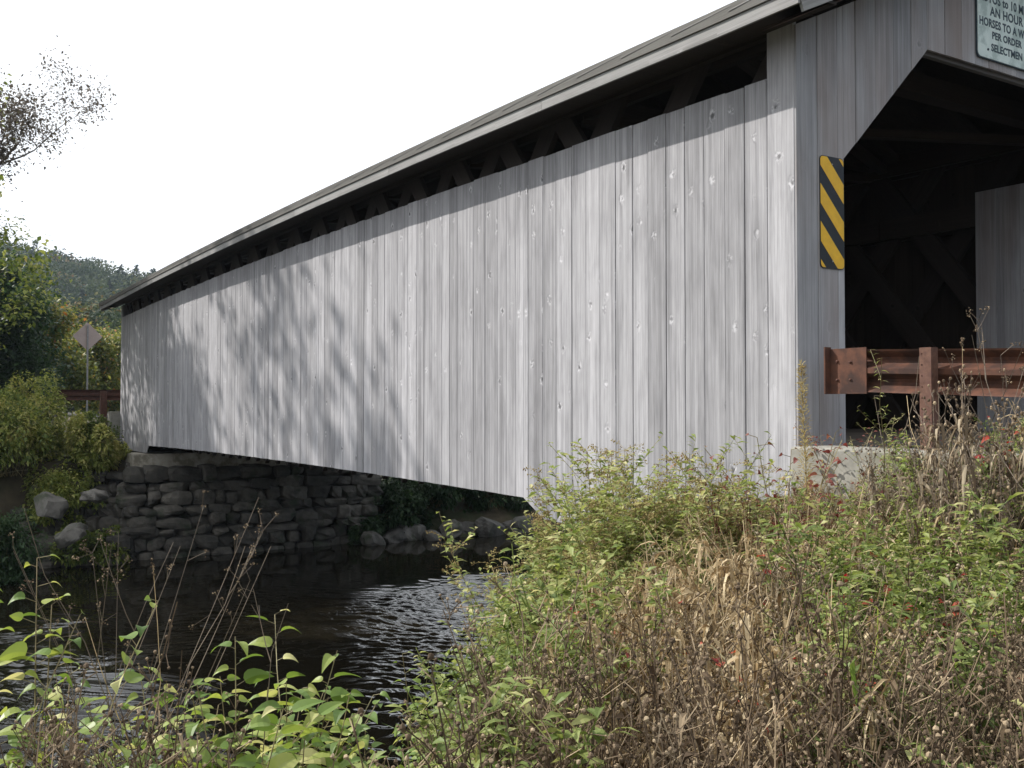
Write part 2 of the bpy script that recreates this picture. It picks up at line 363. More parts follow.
# ------------------------------------------------------------------ ground
RY = 2.79          # centre line of the road and the bridge
WATER = -3.85
def sstep(x): x = np.clip(x, 0, 1); return x * x * (3 - 2 * x)
def ground_h(x, y):
    x = np.asarray(x, float); y = np.asarray(y, float)
    # near bank
    rz = -.30 - .035 * np.clip(x, 0, 60)
    base = np.interp(y, [-60, -30, -12, -6, -2.2, -1.0, -.4, 6, 6.6, 9, 30], [-3.2, -3, -2.3, -1.7, -1.25, -.95, -.7, -.45, -.75, -1.7, -2.6])
    base = np.maximum(base - .02 * np.clip(x, 0, 40), base - .6)
    x0 = np.interp(y, [-8, -4, -2, -.6, 0, 8, 12], [2.2, 2.3, 2.3, 1.3, -.6, -1.9, 1.5])
    t = np.clip(x0 - x, 0, None)
    near = base - (.50 * t + .045 * t * t)
    # far bank
    u = -20.6 - x
    top = np.where(np.abs(y - RY) < 3.3, -.36, np.interp(np.abs(y - RY), [3.3, 5.5, 30], [-.42, -1.3, -1.6]))
    steep = np.interp(y, [-9, -5, -3, 5.6, 6.8, 9], [0, .6, 1, 1, .3, 0])
    prof_s = np.interp(u, [-3, 0, .9, 1.7, 1.95, 3], [-5.2, -4.1, -3.9, -3.6, -1.45, -1.3])
    prof_g = np.interp(u, [-3, 0, 1.5, 5, 8, 14], [-5.2, -3.95, -3.1, -1.9, -1.5, -1.4])
    far = prof_s * steep + prof_g * (1 - steep)
    far = far + (top - (-1.35)) * sstep((u - 4.6) / 1.0) * np.where(u > 4.6, 1, 0)
    far = np.where((np.abs(y - RY) < 2.9) & (u > 4.7), -.36, far)
    bed = np.where(x > -12, near, far)
    h = np.maximum(bed, -4.9)
    # distant hills beyond the far bank
    d = np.hypot(x + 20, y)
    hill = .52 * 56 * np.exp(-(((x + 330) / 120) ** 2 + ((y + 10) / 110) ** 2)) + .8 * 50 * np.exp(-(((x + 300) / 110) ** 2 + ((y + 190) / 150) ** 2)) \
        + 42 * np.exp(-(((x + 330) / 160) ** 2 + ((y - 330) / 220) ** 2)) + 30 * np.exp(-(((x - 150) / 200) ** 2 + ((y - 420) / 130) ** 2))
    return h + hill * sstep((d - 90) / 60)
def axis(lims):
    return np.unique(np.concatenate([np.arange(a, b + 1e-6, s) for a, b, s in lims]).round(4))
gx = axis([(-1500, -700, 100), (-700, -160, 12), (-160, -40, 4), (-40, -26, .6), (-26, -18, .2), (-18, -6, .5), (-6, 9, .15), (9, 30, 1), (30, 200, 10), (200, 1200, 100)])
gy = axis([(-1200, -400, 100), (-400, -60, 14), (-60, -14, 2), (-14, 10, .18), (10, 60, 2), (60, 400, 14), (400, 1500, 100)])
X, Y = np.meshgrid(gx, gy, indexing='ij')
Z = ground_h(X, Y) + np.where((X < 12) & (X > -40) & (np.abs(Y) < 30), (np.sin(X * 5.1 + np.sin(Y * 3.3) * 2) * np.cos(Y * 4.3 + X) * .035), 0) * np.where((np.abs(Y - RY) < 3.1) & ((X > -.5) | (X < -25)), 0, 1)
V = np.stack([X, Y, Z], -1).reshape(-1, 3); nx_, ny_ = len(gx), len(gy)
I = (np.arange(nx_ - 1)[:, None] * ny_ + np.arange(ny_ - 1)[None]).ravel()
g = MB(); g.add(V, np.stack([I, I + ny_, I + ny_ + 1, I + 1], 1))
ground = g.obj('ground', M['soil'], smooth=True); tag(ground, kind='structure')
# road sheets on both banks
def road(name, x0, x1):
    mb = MB(); xs = np.linspace(x0, x1, 40)
    for a, b in zip(xs[:-1], xs[1:]):
        za, zb = (-.30 - .035 * max(a, 0), -.30 - .035 * max(b, 0))
        V = [[a, RY - 2.55, za], [b, RY - 2.55, zb], [b, RY + 2.55, zb], [a, RY + 2.55, za]]
        mb.add(V, [[0, 1, 2, 3]])
    o = mb.obj(name, M['asphalt']); tag(o, kind='structure'); return o
road('road', .05, 60); road('road', -110, -25.4)
# ------------------------------------------------------------------ water
def water_mat():
    m, t, p, o = new_mat('river_water')
    geo = t.nodes.new('ShaderNodeNewGeometry'); v = geo.outputs['Position']
    p.inputs['Base Color'].default_value = (.012, .010, .006, 1); p.inputs['Roughness'].default_value = .03
    p.inputs['IOR'].default_value = 1.33; p.inputs['Specular IOR Level'].default_value = .5
    # a riffle where the current breaks in the middle of the stream, calm pools beside it
    n0 = noise(t, v, .22, 2)
    mask = maprange(t, n0, .34, .5, .35, 1, True)
    rot = N(t, 'ShaderNodeMapping', Rotation=(0, 0, R(-32)), Scale=(1.0, 2.4, 1)); t.links.new(v, rot.inputs['Vector'])
    w1 = noise(t, rot.outputs[0], 3.6, 3, .55, .8)
    w2 = noise(t, v, 13, 2, .5)
    w3 = noise(t, v, 1.1, 2, .5)
    sep = t.nodes.new('ShaderNodeSeparateXYZ'); t.links.new(v, sep.inputs[0])
    warp = math_(t, 'ADD', sep.outputs[1], maprange(t, w3, .3, .7, -1.1, 1.1))
    side = math_(t, 'ABSOLUTE', math_(t, 'ADD', warp, 1.9))
    rx = math_(t, 'MULTIPLY', maprange(t, side, 1.2, 2.6, .05, 1, True), maprange(t, sep.outputs[0], -15.5, -12.5, .06, 1, True))
    hgt = math_(t, 'ADD', math_(t, 'ADD', math_(t, 'MULTIPLY', w1, 1.0), math_(t, 'MULTIPLY', w2, .16)), math_(t, 'MULTIPLY', w3, .5))
    hgt = math_(t, 'MULTIPLY', hgt, math_(t, 'ADD', math_(t, 'MULTIPLY', mask, rx), .02))
    b = N(t, 'ShaderNodeBump', Strength=.8, Distance=.02); t.links.new(hgt, b.inputs['Height']); t.links.new(b.outputs[0], p.inputs['Normal'])
    return m
wx_ = np.concatenate([[-60, -40, -24], np.arange(-19, -2, .04), [0, 20]]); wy_ = np.concatenate([[-300, -60, -25], np.arange(-11, 8, .04), [20, 60, 300]])
XX, YY = np.meshgrid(wx_, wy_, indexing='ij')
wr = np.random.default_rng(12); hz_ = np.zeros_like(XX)
wpx = XX + .35 * np.sin(YY * 1.3 + 1) + .2 * np.sin(XX * 2.1 + YY * .7); wpy = YY + .3 * np.sin(XX * 1.1) + .25 * np.sin(YY * 1.9 + XX)
for k in range(40):
    lam = wr.uniform(.13, .5); an = R(-40) + wr.normal(0, .55); kk = 2 * np.pi / lam
    gate = .5 + .5 * np.sin(XX * wr.uniform(.3, 1.1) + YY * wr.uniform(.3, 1.1) + wr.uniform(0, 6))
    hz_ += lam * .0105 * gate * np.sin(kk * (wpx * math.cos(an) + wpy * math.sin(an)) + wr.uniform(0, 6.28))
side_ = np.abs(YY + 1.9 + .7 * np.sin(XX * .9) + .3 * np.sin(XX * 2.3))
amp = .05 + .95 * sstep((side_ - .55) / 1.2) * sstep((XX + 15.5 + .5 * np.sin(YY * 1.4)) / 2.5)
fade = sstep((XX + 18.8) / 1.5) * sstep((-2.2 - XX) / 1.5) * sstep((YY + 10.8) / 2) * sstep((7.8 - YY) / 2)
ZZ = WATER + hz_ * amp * fade
ii = (np.arange(len(wx_) - 1)[:, None] * len(wy_) + np.arange(len(wy_) - 1)[None]).ravel(); ny2 = len(wy_)
mb = MB(); mb.add(np.stack([XX, YY, ZZ], -1).reshape(-1, 3), np.stack([ii, ii + ny2, ii + ny2 + 1, ii + 1], 1))
tag(mb.obj('water', water_mat(), smooth=True), kind='structure')

# ------------------------------------------------------------------ covered bridge
L0, L1 = -25.3, 0.0
WID = 5.58
ROADZ = -.28
def camber(x): return .12 * (1 - ((x + 12.65) / 12.65) ** 2)
def top_z(x): return 2.625 + camber(x) * 1.15
def bot_z(x):
    c = -1.04 + camber(x)
    lo = -1.18
    if x >= -3.45: return lo
    if x >= -3.85: return lo + (c - lo) * (-3.45 - x) / .4
    if x <= -22.0: return lo
    return c
bridge = empty('covered_bridge', (0, 0, 0), 0, 'weathered grey wooden covered bridge with vertical board siding spanning the dark river', 'covered bridge')

near_edges = [796.6, 771.2, 748, 728, 707, 687.5, 669, 650.6, 635, 618, 602, 587.5, 574, 558, 544.5, 530, 518]
def px_to_x(px):
    d = FW + RT * (px - 512) / FPX
    return CAM[0] + d[0] * (6.0 / d[1])
def board(mb, xa, xb, zb0, zt0, zb1, zt1, y, th, rnd, ax='x', mirror=1):
    """one upright plank with eased long edges; front faces -y (ax x) or +x (ax y)"""
    c = .0035; wv = xb - xa
    ring = [(xa, 0), (xb, 0), (xb, th - c), (xb - c, th), (xa + c, th), (xa, th - c)]
    V = []; bc = []
    for e in (0, 1):
        for (u, n_) in ring:
            f = (u - xa) / wv
            z = (zb0 + (zb1 - zb0) * f) if e == 0 else (zt0 + (zt1 - zt0) * f)
            V.append((u, y - n_, z) if ax == 'x' else (y + n_, u, z))
            bc.append((u - xa + n_ * .3, z + rnd * 37, rnd))
    k = 6
    F = [[i, (i + 1) % k, (i + 1) % k + k, i + k] for i in range(k)]
    F += [[0, 5, 4, 3], [0, 3, 2, 1], [6, 7, 8, 9], [6, 9, 10, 11]]
    mb.add(V, F, rnd, bc)
# near long wall
mb = MB(); xs = [px_to_x(p) for p in near_edges][1:]
xs_ = list(xs); r2 = random.Random(3)
while xs_[-1] > L0 + .45:
    xs_.append(xs_[-1] - r2.choice([.15, .2, .23, .25, .28, .2]) * r2.uniform(.92, 1.08))
xs_.append(L0 + .14)
for b, a in zip(xs_[:-1], xs_[1:]):
    if b - a < .03: continue
    jt, jb = r2.uniform(-.010, .004), r2.uniform(-.004, .003)
    rnd = r2.random(); th = .022 + r2.uniform(0, .007)
    cuts = [a, b]
    for cpt in (-22.0, -3.85, -3.45):
        if a + .01 < cpt < b - .01: cuts.insert(1, cpt)
    gp = r2.choice([.002, .003, .005, .008])
    for q, (ca, cb) in enumerate(zip(cuts[:-1], cuts[1:])):
        lo_a = bot_z(ca + .001); lo_b = bot_z(cb - .001)
        board(mb, ca + (gp / 2 if q == 0 else 0), cb - (gp / 2 if q == len(cuts) - 2 else 0), lo_a + jb, top_z(ca) + jt, lo_b + jb, top_z(cb) + jt, 0, th, rnd)
mb.obj('side_siding', M['siding'], bridge)
mb = MB(); xb = xs[0]
board(mb, xb + .003, .0, -1.18, 3.02, -1.18, 3.02, 0, .031, .8); mb.obj('corner_board', M['siding'], bridge)
mb = MB(); board(mb, L0, L0 + .137, -1.18, 2.98, -1.18, 2.98, 0, .033, .95); mb.obj('corner_board', M['siding'], bridge)
# far long wall (full height)
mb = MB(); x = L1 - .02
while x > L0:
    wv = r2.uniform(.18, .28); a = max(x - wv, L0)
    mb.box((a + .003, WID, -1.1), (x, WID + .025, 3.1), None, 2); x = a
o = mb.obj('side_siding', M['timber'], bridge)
# gable geometry
EZ = 3.02; PITCH = math.tan(R(25.5)); RIDGE = EZ + RY * PITCH
def roof_under(y): return EZ + (RY - abs(y - RY)) * PITCH
OY0, OY1 = .52, 2 * RY - .52
OD = 1.61
def open_top(y):
    yy = min(y, 2 * RY - y)
    if yy < OY0: return None
    if yy < OD: return 2.0 + (yy - OY0)
    return 3.095
def portal(x, name, ends, mirror):
    mb = MB(); y = -.02; r3 = random.Random(11)
    marks = [797.5, 817, 837, 855.5, 876, 894, 912, 929.5, 946, 963]
    ys = []
    for p in marks:
        d = FW + RT * (p - 512) / FPX; ys.append(CAM[1] + d[1] * ((CAM[0] - .0) / -d[0]))
    ys[0] = -.03
    while ys[-1] < WID - .1: ys.append(ys[-1] + r3.uniform(.17, .24))
    ys[-1] = WID + .03
    cuts = sorted(set([round(v, 4) for v in ys] + [OY0, OD, RY, 2 * RY - OD, OY1]))
    prev = -1
    for a, b in zip(cuts[:-1], cuts[1:]):
        if b - a < .004: continue
        owner = max(i for i, v in enumerate(ys) if v <= a + 1e-3); rnd = (owner * .377 + .13) % 1
        ta, tb = roof_under(a) - .03, roof_under(b) - .03
        ma = (a + b) / 2; la = open_top(a + .001); lb = open_top(b - .001)
        if open_top(ma) is None: la = lb = -1.2
        g0 = .004 if any(abs(a - v) < 1e-3 for v in ys) else 0
        th = .022 + (owner * .618 % 1) * .005
        board(mb, a + g0, b, la, ta, lb, tb, x, th * mirror, rnd, 'y')
    return mb.obj(name, M['portal'], bridge)
portal(0.0, 'portal_siding', 0, 1)
portal(L0, 'portal_siding', 1, -1)
# thin trim on the sloping and top edges of the opening
mb = MB()
for (ya, za, yb, zb) in ((OY0, 2.0, OD, 3.09), (OD, 3.09, 2 * RY - OD, 3.09), (2 * RY - OD, 3.09, OY1, 2.0)):
    mb.beam((-.055, ya, za + .03), (-.055, yb, zb + .03), .10, .05, (1, 0, 0))
for ya in (OY0 - .05, OY1 + .05): mb.beam((-.055, ya, -.28), (-.055, ya, 2.02), .09, .1, (1, 0, 0))
mb.obj('portal_frame', M['inner'], bridge)
# roof: two slopes of overlapping sheets, boards beneath
OVH = .46; OVX = .45
def roof():
    rf = MB(); rb = random.Random(5)
    for s in (0, 1):
        ye = -OVH if s == 0 else WID + OVH
        ze = EZ - OVH * PITCH + .29   # eave top surface
        # sheathing slab
        n_ = 30; xs2 = np.linspace(L0 - .84, OVX, n_ + 1)
        for a, b in zip(xs2[:-1], xs2[1:]):
            V = []
            for xx in (a, b):
                cz = camber(min(max(xx, L0), 0)) * 1.15
                V += [(xx, ye, ze + cz - .03), (xx, RY, RIDGE + .29 + cz - .03), (xx, RY, RIDGE + .24 + cz - .03), (xx, ye, ze - .05 + cz - .03)]
            F = [[0, 4, 5, 1], [3, 2, 6, 7], [0, 3, 7, 4], [1, 5, 6, 2], [0, 1, 2, 3], [4, 7, 6, 5]]
            rf.add(V, F)
    o = rf.obj('roof', M['timber'], bridge)
    sh = MB()
    for s in (0, 1):
        ye = -OVH - .05 if s == 0 else WID + OVH + .05
        sl = -PITCH if s == 0 else PITCH
        ze = EZ - (OVH + .05) * PITCH + .29
        x = OVX + .02; k = 0
        while x > L0 - .86:
            a = max(x - .66, L0 - .86); lift = .036 if x - a > .3 else .01
            V = []
            for xx, dz in ((a - .03, 0), (x, lift)):
                cz = camber(min(max(xx, L0), 0)) * 1.15 - .012
                V += [(xx, ye, ze + cz + dz), (xx, RY, RIDGE + .29 + cz + dz), (xx, RY, RIDGE + .284 + cz + dz - .0), (xx, ye, ze - .008 + cz + dz)]
            F = [[0, 4, 5, 1], [3, 2, 6, 7], [0, 3, 7, 4], [1, 5, 6, 2], [0, 1, 2, 3], [4, 7, 6, 5]]
            sh.add(V, F); x = a
    sh.obj('roof_sheets', M['roofmetal'], o)
    # fascia boards: a taller lower board, a narrow one above, its colour darkened to look less lit
    for s in (0, 1):
        ye = -OVH if s == 0 else WID + OVH; sg = -1 if s == 0 else 1
        f1 = MB(); x = OVX
        while x > L0 - .8:
            a = max(x - rb.uniform(2.4, 3.8), L0 - .8); ra = rb.random()
            for q in range(4):
                xa = a + (x - a) * q / 4; xc = a + (x - a) * (q + 1) / 4
                za = 2.925 - .0 + camber(min(max(xa, L0), 0)) * 1.15; zc = 2.925 + camber(min(max(xc, L0), 0)) * 1.15
                y0_, y1_ = sorted((ye, ye + sg * .022))
                V = [(xa + (.004 if q == 0 else 0), y0_, za - .03), (xc, y0_, zc - .03), (xc, y1_, zc - .03), (xa + (.004 if q == 0 else 0), y1_, za - .03),
                     (xa + (.004 if q == 0 else 0), y0_, za + .075), (xc, y0_, zc + .075), (xc, y1_, zc + .075), (xa + (.004 if q == 0 else 0), y1_, za + .075)]
                V = np.array(V); bcv = np.stack([V[:, 2] * 1.0 - za, V[:, 0] + ra * 37, np.full(8, ra)], 1)
                f1.add(V, [[3, 2, 1, 0], [4, 5, 6, 7], [0, 1, 5, 4], [1, 2, 6, 5], [2, 3, 7, 6], [3, 0, 4, 7]], ra, bcv)
            x = a
        f1.obj('fascia', M['fascia'], bridge)
        f2 = MB(); xs2 = np.linspace(L0 - .82, OVX + .01, 30)
        for xa, xc in zip(xs2[:-1], xs2[1:]):
            za = 3.002 + camber(min(max(xa, L0), 0)) * 1.15; zc = 3.002 + camber(min(max(xc, L0), 0)) * 1.15
            V = np.array([(xx, yy, zz + dz) for dz in (0, .098) for (xx, zz) in ((xa, za), (xc, zc)) for yy in (ye + sg * .003, ye + sg * (.040 + .01 * (dz > 0)))])
            bcv = np.stack([V[:, 2], V[:, 0], np.full(8, .2)], 1)
            f2.add(V, [[0, 1, 3, 2], [4, 6, 7, 5], [0, 4, 5, 1], [2, 3, 7, 6], [0, 2, 6, 4], [1, 5, 7, 3]], .1, bcv)
        f2.obj('eave_trim', M['fascia_less_lit'], bridge)
    # rake boards on the two gables
    for xg in (OVX, L0 - .80):
        for s in (0, 1):
            rk = MB(); ye = -OVH if s == 0 else WID + OVH
            cz = camber(0)
            a = (xg - .013, ye, EZ - OVH * PITCH + .14); b = (xg - .013, RY, RIDGE + .14)
            rk.beam(a, b, .2, .024, (1, 0, 0)); rk.obj('rake_board', M['fascia'], bridge)
    # soffit boards under the side overhang
    for s in (0, 1):
        sf = MB(); ya, yb = ((-OVH + .01, -.034) if s == 0 else (WID + .03, WID + OVH - .01))
        xs2 = np.linspace(L0 - .78, OVX - .03, 24)
        for xa, xc in zip(xs2[:-1], xs2[1:]):
            za = 2.985 + camber(min(max(xa, L0), 0)) * 1.15; zc = 2.985 + camber(min(max(xc, L0), 0)) * 1.15
            sf.add([(xa, ya, za), (xc, ya, zc), (xc, yb, zc), (xa, yb, za), (xa, ya, za + .02), (xc, ya, zc + .02), (xc, yb, zc + .02), (xa, yb, za + .02)],
                   [[3, 2, 1, 0], [4, 5, 6, 7], [0, 1, 5, 4], [1, 2, 6, 5], [2, 3, 7, 6], [3, 0, 4, 7]], .3)
        sf.obj('soffit', M['timber'], bridge)
    for xg, xh in ((.03, OVX - .03), (L0 - .77, L0 - .03)):
        for s in (0, 1):
            sf = MB(); ya = -OVH + .02 if s == 0 else WID + OVH - .02
            za = EZ - OVH * PITCH + .02; zr = RIDGE + .02
            sf.add([(xg, ya, za), (xh, ya, za), (xh, RY, zr), (xg, RY, zr), (xg, ya, za + .02), (xh, ya, za + .02), (xh, RY, zr + .02), (xg, RY, zr + .02)],
                   [[0, 1, 2, 3], [7, 6, 5, 4]], .5)
            sf.obj('soffit', M['soffit_red'], bridge)
M['fascia_less_lit'] = wood_mat('eave_trim_wood', (.20, .195, .18), (.11, .105, .095), knots=.2)
M['soffit_red'] = wood_mat('unweathered_soffit', (.14, .075, .05), (.07, .035, .025), knots=.3)
roof()
# rafters inside, tie beams, lattice trusses, deck
for i, x in enumerate(np.arange(-.6, L0 + .4, -1.2)):
    mb = MB(); cz = camber(x)
    for s in (0, 1):
        ya = .08 if s == 0 else WID - .08
        mb.beam((x, ya, roof_under(ya) + .02 + cz), (x, RY, RIDGE + .02 + cz), .06, .15, (1, 0, 0))
    mb.obj('rafter', M['timber'], bridge)
for x in np.arange(-.9, L0 + .5, -2.4):
    mb = MB(); z = 3.2 + camber(x)
    mb.box((x - .09, .1, z - .1), (x + .09, WID - .1, z + .1), None, 1); mb.obj('tie_beam', M['timber'], bridge)
for x in np.arange(-1.0, L0 + 2.6, -2.4):
    mb = MB(); z = 3.13 + camber(x)
    mb.beam((x, .3, z), (x - 2.2, WID - .3, z), .12, .09); mb.beam((x - 2.2, .3, z - .1), (x, WID - .3, z - .1), .12, .09)
    mb.obj('cross_brace', M['timber'], bridge)
for s, y in ((0, .2), (1, WID - .2)):
    mb = MB(); z0, z1 = -.95, 3.2; run = 3.3
    for k, x in enumerate(np.arange(-.15, L0 - 2.8, -1.15)):
        for dr, off in ((-1, -.045), (1, .045)):
            xa, xb_ = (x, x - run) if dr < 0 else (x - run, x)
            za, zb = z0, z1
            # clip the plank to the bridge length
            def cl(xq): return za + (zb - za) * (xq - xa) / (xb_ - xa)
            A = [xa, za]; B = [xb_, zb]
            if A[0] < L0 + .1: A = [L0 + .1, cl(L0 + .1)]
            if B[0] < L0 + .1: B = [L0 + .1, cl(L0 + .1)]
            if math.hypot(A[0] - B[0], A[1] - B[1]) < .5: continue
            mb.beam((A[0], y + off, A[1]), (B[0], y + off, B[1]), .26, .07, (0, 1, 0))
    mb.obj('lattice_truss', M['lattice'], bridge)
    for z in (-.85, .35, 2.3, 3.13):
        for yy in (y - .12, y + .12):
            mb = MB()
            for q in range(8):
                xa = L1 - .1 - q * 3.14; xb_ = max(xa - 3.13, L0 + .05)
                mb.beam((xa, yy, z + camber(xa)), (xb_, yy, z + camber(xb_)), .07, .26)
            mb.obj('truss_chord', M['timber'], bridge)
mb = MB(); x = -.02
while x > L0:
    a = max(x - .24, L0); mb.box((a + .006, .34, ROADZ - .08), (x, WID - .34, ROADZ), None, 1); x = a
mb.obj('deck', M['deck'], bridge)
for x in np.arange(-.5, L0, -1.4):
    mb = MB(); mb.box((x - .12, .05, -.75), (x + .12, WID - .05, ROADZ - .085), None, 1); mb.obj('floor_beam', M['timber'], bridge)
# inner sheathing boards lining the trusses just inside the portals
for (ya, yb) in ((WID - .38, WID - .35), (.35, .38)):
    for (xa, xb_) in ((-1.85, -.12), (L0 + .12, L0 + 1.85)):
        mb = MB(); x = xa; q = 0
        while x < xb_ - .01:
            b = min(x + [.26, .3, .24, .28][q % 4], xb_); mb.box((x + .004, ya, ROADZ + .003), (b, yb, 2.61), None, 2); x = b; q += 1
        mb.obj('inner_sheathing', M['portal'], bridge)
# dark boards across the deck behind the siding foot
for xx in (-.2, L0 + .2):
    mb = MB(); mb.box((xx - .15, .1, -1.15), (xx + .15, WID - .1, -.93), None, 1); mb.obj('bed_timber', M['timber'], bridge)
# nails are too small to show; the two corner boards carry a few bolt heads
# ------------------------------------------------------------------ hazard marker on the portal jamb
def rounded(w_, h_, r_, n_=6):
    P = []
    for (cx, cy, a0) in ((w_ - r_, r_, -90), (w_ - r_, h_ - r_, 0), (r_, h_ - r_, 90), (r_, r_, 180)):
        for k in range(n_ + 1):
            a = R(a0 + 90 * k / n_); P.append((cx + r_ * math.cos(a), cy + r_ * math.sin(a)))
    return P
def plate(mb, P, x0, x1, oy, oz, flip=1):
    n_ = len(P); V = [(x0, oy + a, oz + b) for a, b in P] + [(x1, oy + a, oz + b) for a, b in P]
    bm_F = [[i, (i + 1) % n_, (i + 1) % n_ + n_, i + n_] for i in range(n_)]
    c0 = len(V); V += [(x0, oy + np.mean([p[0] for p in P]), oz + np.mean([p[1] for p in P])), (x1, oy + np.mean([p[0] for p in P]), oz + np.mean([p[1] for p in P]))]
    mb.add(V, bm_F, .5); nb = mb.n - len(V)
    T = [[(i + 1) % n_, i, c0] for i in range(n_)] + [[i + n_, (i + 1) % n_ + n_, c0 + 1] for i in range(n_)]
    # triangles share the vertices just added
    F = np.array(T); F = np.concatenate([F + nb, -np.ones((len(F), 1), int)], 1); mb.F.append(F)
MY0, MZ0, MW, MH = .222, 1.10, .283, .89
mk = empty('hazard_marker', (.03, MY0 + MW / 2, MZ0), 0, 'yellow and black diagonal striped marker panel nailed to the grey portal jamb', 'sign')
mb = MB(); plate(mb, [(a - MW / 2, b) for a, b in rounded(MW, MH, .035)], 0, .004, 0, 0); mb.obj('panel', M['black'], mk)
def clip_poly(P, f):
    Q = []
    for i in range(len(P)):
        a, b = P[i], P[(i + 1) % len(P)]; fa, fb = f(a), f(b)
        if fa >= 0: Q.append(a)
        if (fa >= 0) != (fb >= 0): t = fa / (fa - fb); Q.append((a[0] + (b[0] - a[0]) * t, a[1] + (b[1] - a[1]) * t))
    return Q
mb = MB(); base = rounded(MW - .012, MH - .012, .03); sl = 1.05; per = .300
for k in range(-1, 9):
    c0 = k * per - .095; P = clip_poly(base, lambda p: (p[1] + sl * p[0]) - c0); P = clip_poly(P, lambda p: c0 + per * .52 - (p[1] + sl * p[0])) if len(P) > 2 else []
    if len(P) > 2: plate(mb, [(a + .006 - MW / 2, b + .006) for a, b in P], .0043, .0055, 0, 0)
mb.obj('stripes', M['yellow'], mk)
for zz in (.06, MH - .06):
    mb = MB(); heads(mb, [[.007, 0, zz]], .007); mb.obj('bolt', M['steel'], mk)

# ------------------------------------------------------------------ speed sign
SY0, SW, SZ0, SH = 2.305, .94, 3.165, .80
sg = empty('speed_sign', (.032, SY0 + SW / 2, SZ0), 0, 'old pale green painted sign with hand lettered speed rules above the portal opening', 'sign')
mb = MB(); plate(mb, [(a - SW / 2, b) for a, b in rounded(SW, SH, .05)], 0, .012, 0, 0); mb.obj('frame', M['signedge'] if 'signedge' in M else M['letter'], sg)
mb = MB(); plate(mb, [(a - SW / 2 + .009, b + .009) for a, b in rounded(SW - .018, SH - .018, .045)], .0125, .016, 0, 0); mb.obj('panel', M['signwhite'], sg)
def text(body, size, y, z, x, parent, mat, wx=1.0, bold=.0, italic=0):
    c = bpy.data.curves.new('lettering', 'FONT'); c.body = body; c.size = size; c.align_x = 'CENTER'; c.extrude = .0008; c.offset = bold; c.resolution_u = 3
    c.space_character = 1.05
    o = bpy.data.objects.new('lettering', c); col.objects.link(o)
    bpy.context.view_layer.update()
    me = bpy.data.meshes.new_from_object(o.evaluated_get(bpy.context.evaluated_depsgraph_get())); bpy.data.objects.remove(o)
    T = Matrix(((0, 0, 1, x), (wx, 0, 0, y), (0, 1, 0, z), (0, 0, 0, 1))); me.transform(T)
    me.materials.clear(); me.materials.append(mat); o = bpy.data.objects.new('lettering', me); col.objects.link(o); o.parent = parent; return o
for body, size, z, wx, yo in (('AUTOS to 10 MILES', .115, .525, .86, .0), ('AN HOUR', .115, .41, .95, -.01), ('HORSES TO A WALK', .105, .30, .86, .0), ('PER ORDER', .092, .20, .95, -.01), ('SELECTMEN', .095, .085, .95, -.01)):
    text(body, size, yo, z, .0172, sg, M['letter'], wx, .003)
text('N', .15, .03, .65, .0172, sg, M['letter'], .9, .002)
for yy, zz in ((-.31, .085), (.31, .085), (-.40, .7), (.40, .7)):
    mb = MB(); heads(mb, [[.018, yy, zz]], .012); mb.obj('bolt', M['letter'], sg)

# ------------------------------------------------------------------ guard rails
def w_profile(h=.312, d=.083):
    # (offset, z) of one face of the two-hump rail, mid height at 0
    return [(0.0, h / 2), (.008, h / 2 - .012), (d * .9, h / 2 - .055), (d, h / 2 - .078), (d * .9, h / 2 - .102), (.0, .018), (0, -.018), (d * .9, -h / 2 + .102), (d, -h / 2 + .078), (d * .9, -h / 2 + .055), (.008, -h / 2 + .012), (0, -h / 2)]
def wbeam(mb, a, b, side, th=.006):
    """rail from a to b (points at mid height); humps go towards 'side'"""
    a = np.array(a, float); b = np.array(b, float); side = np.array(side, float); pr = w_profile()
    V = []
    for p in (a, b):
        for off in (0, -th):
            for (o_, z) in pr: V.append(p + side * (o_ + off) + np.array([0, 0, z]))
    k = len(pr); F = []
    for i in range(k - 1):
        F.append([i, i + 1, i + 1 + 2 * k, i + 2 * k]); F.append([k + i + 1, k + i, k + i + 2 * k, k + i + 1 + 2 * k])
        F.append([i, k + i, k + i + 1, i + 1]); F.append([i + 2 * k, i + 1 + 2 * k, k + i + 1 + 2 * k, k + i + 2 * k])
    F.append([0, 2 * k, 3 * k, k]); F.append([k - 1, 2 * k - 1, 4 * k - 1, 3 * k - 1])
    mb.add(V, F)
def post(parent, x, y, ztop, zbot, mat, ax=1):
    mb = MB(); wd, dp_ = .09, .075
    mb.box((x - wd / 2, y - dp_ / 2, zbot), (x + wd / 2, y - dp_ / 2 + .008, ztop))
    for sx in (-1, 1):
        xa = x + sx * wd / 2; mb.box((min(xa, xa - sx * .008), y - dp_ / 2 + .0085, zbot), (max(xa, xa - sx * .008), y + dp_ / 2, ztop))
    o = mb.obj('post', mat, parent)
    b = MB(); zz = np.arange(ztop - .04, zbot + .1, -.075)
    heads(b, [[x - .028, y - dp_ / 2 - .001, z] for z in zz], .0055); b.obj('bolt_hole', M['rust_dark'], o)
gr = empty('guard_rail', (1.1, .05, -.3), 0, 'rusty red brown two hump steel guard rail in front of the portal opening', 'guard rail')
def sub(p): return (p[0] - 1.1, p[1] - .05, p[2] + .3)
mb = MB()
for k in range(6):
    xa = .50 + k * 1.2; xb_ = xa + 1.2
    wbeam(mb, sub((xa, .10, .285 - .042 * (xa - .25))), sub((xb_, .10, .285 - .042 * (xb_ - .25))), (0, 1, 0))
mb.obj('rail', M['rust'], gr)
mb = MB(); z0 = .29
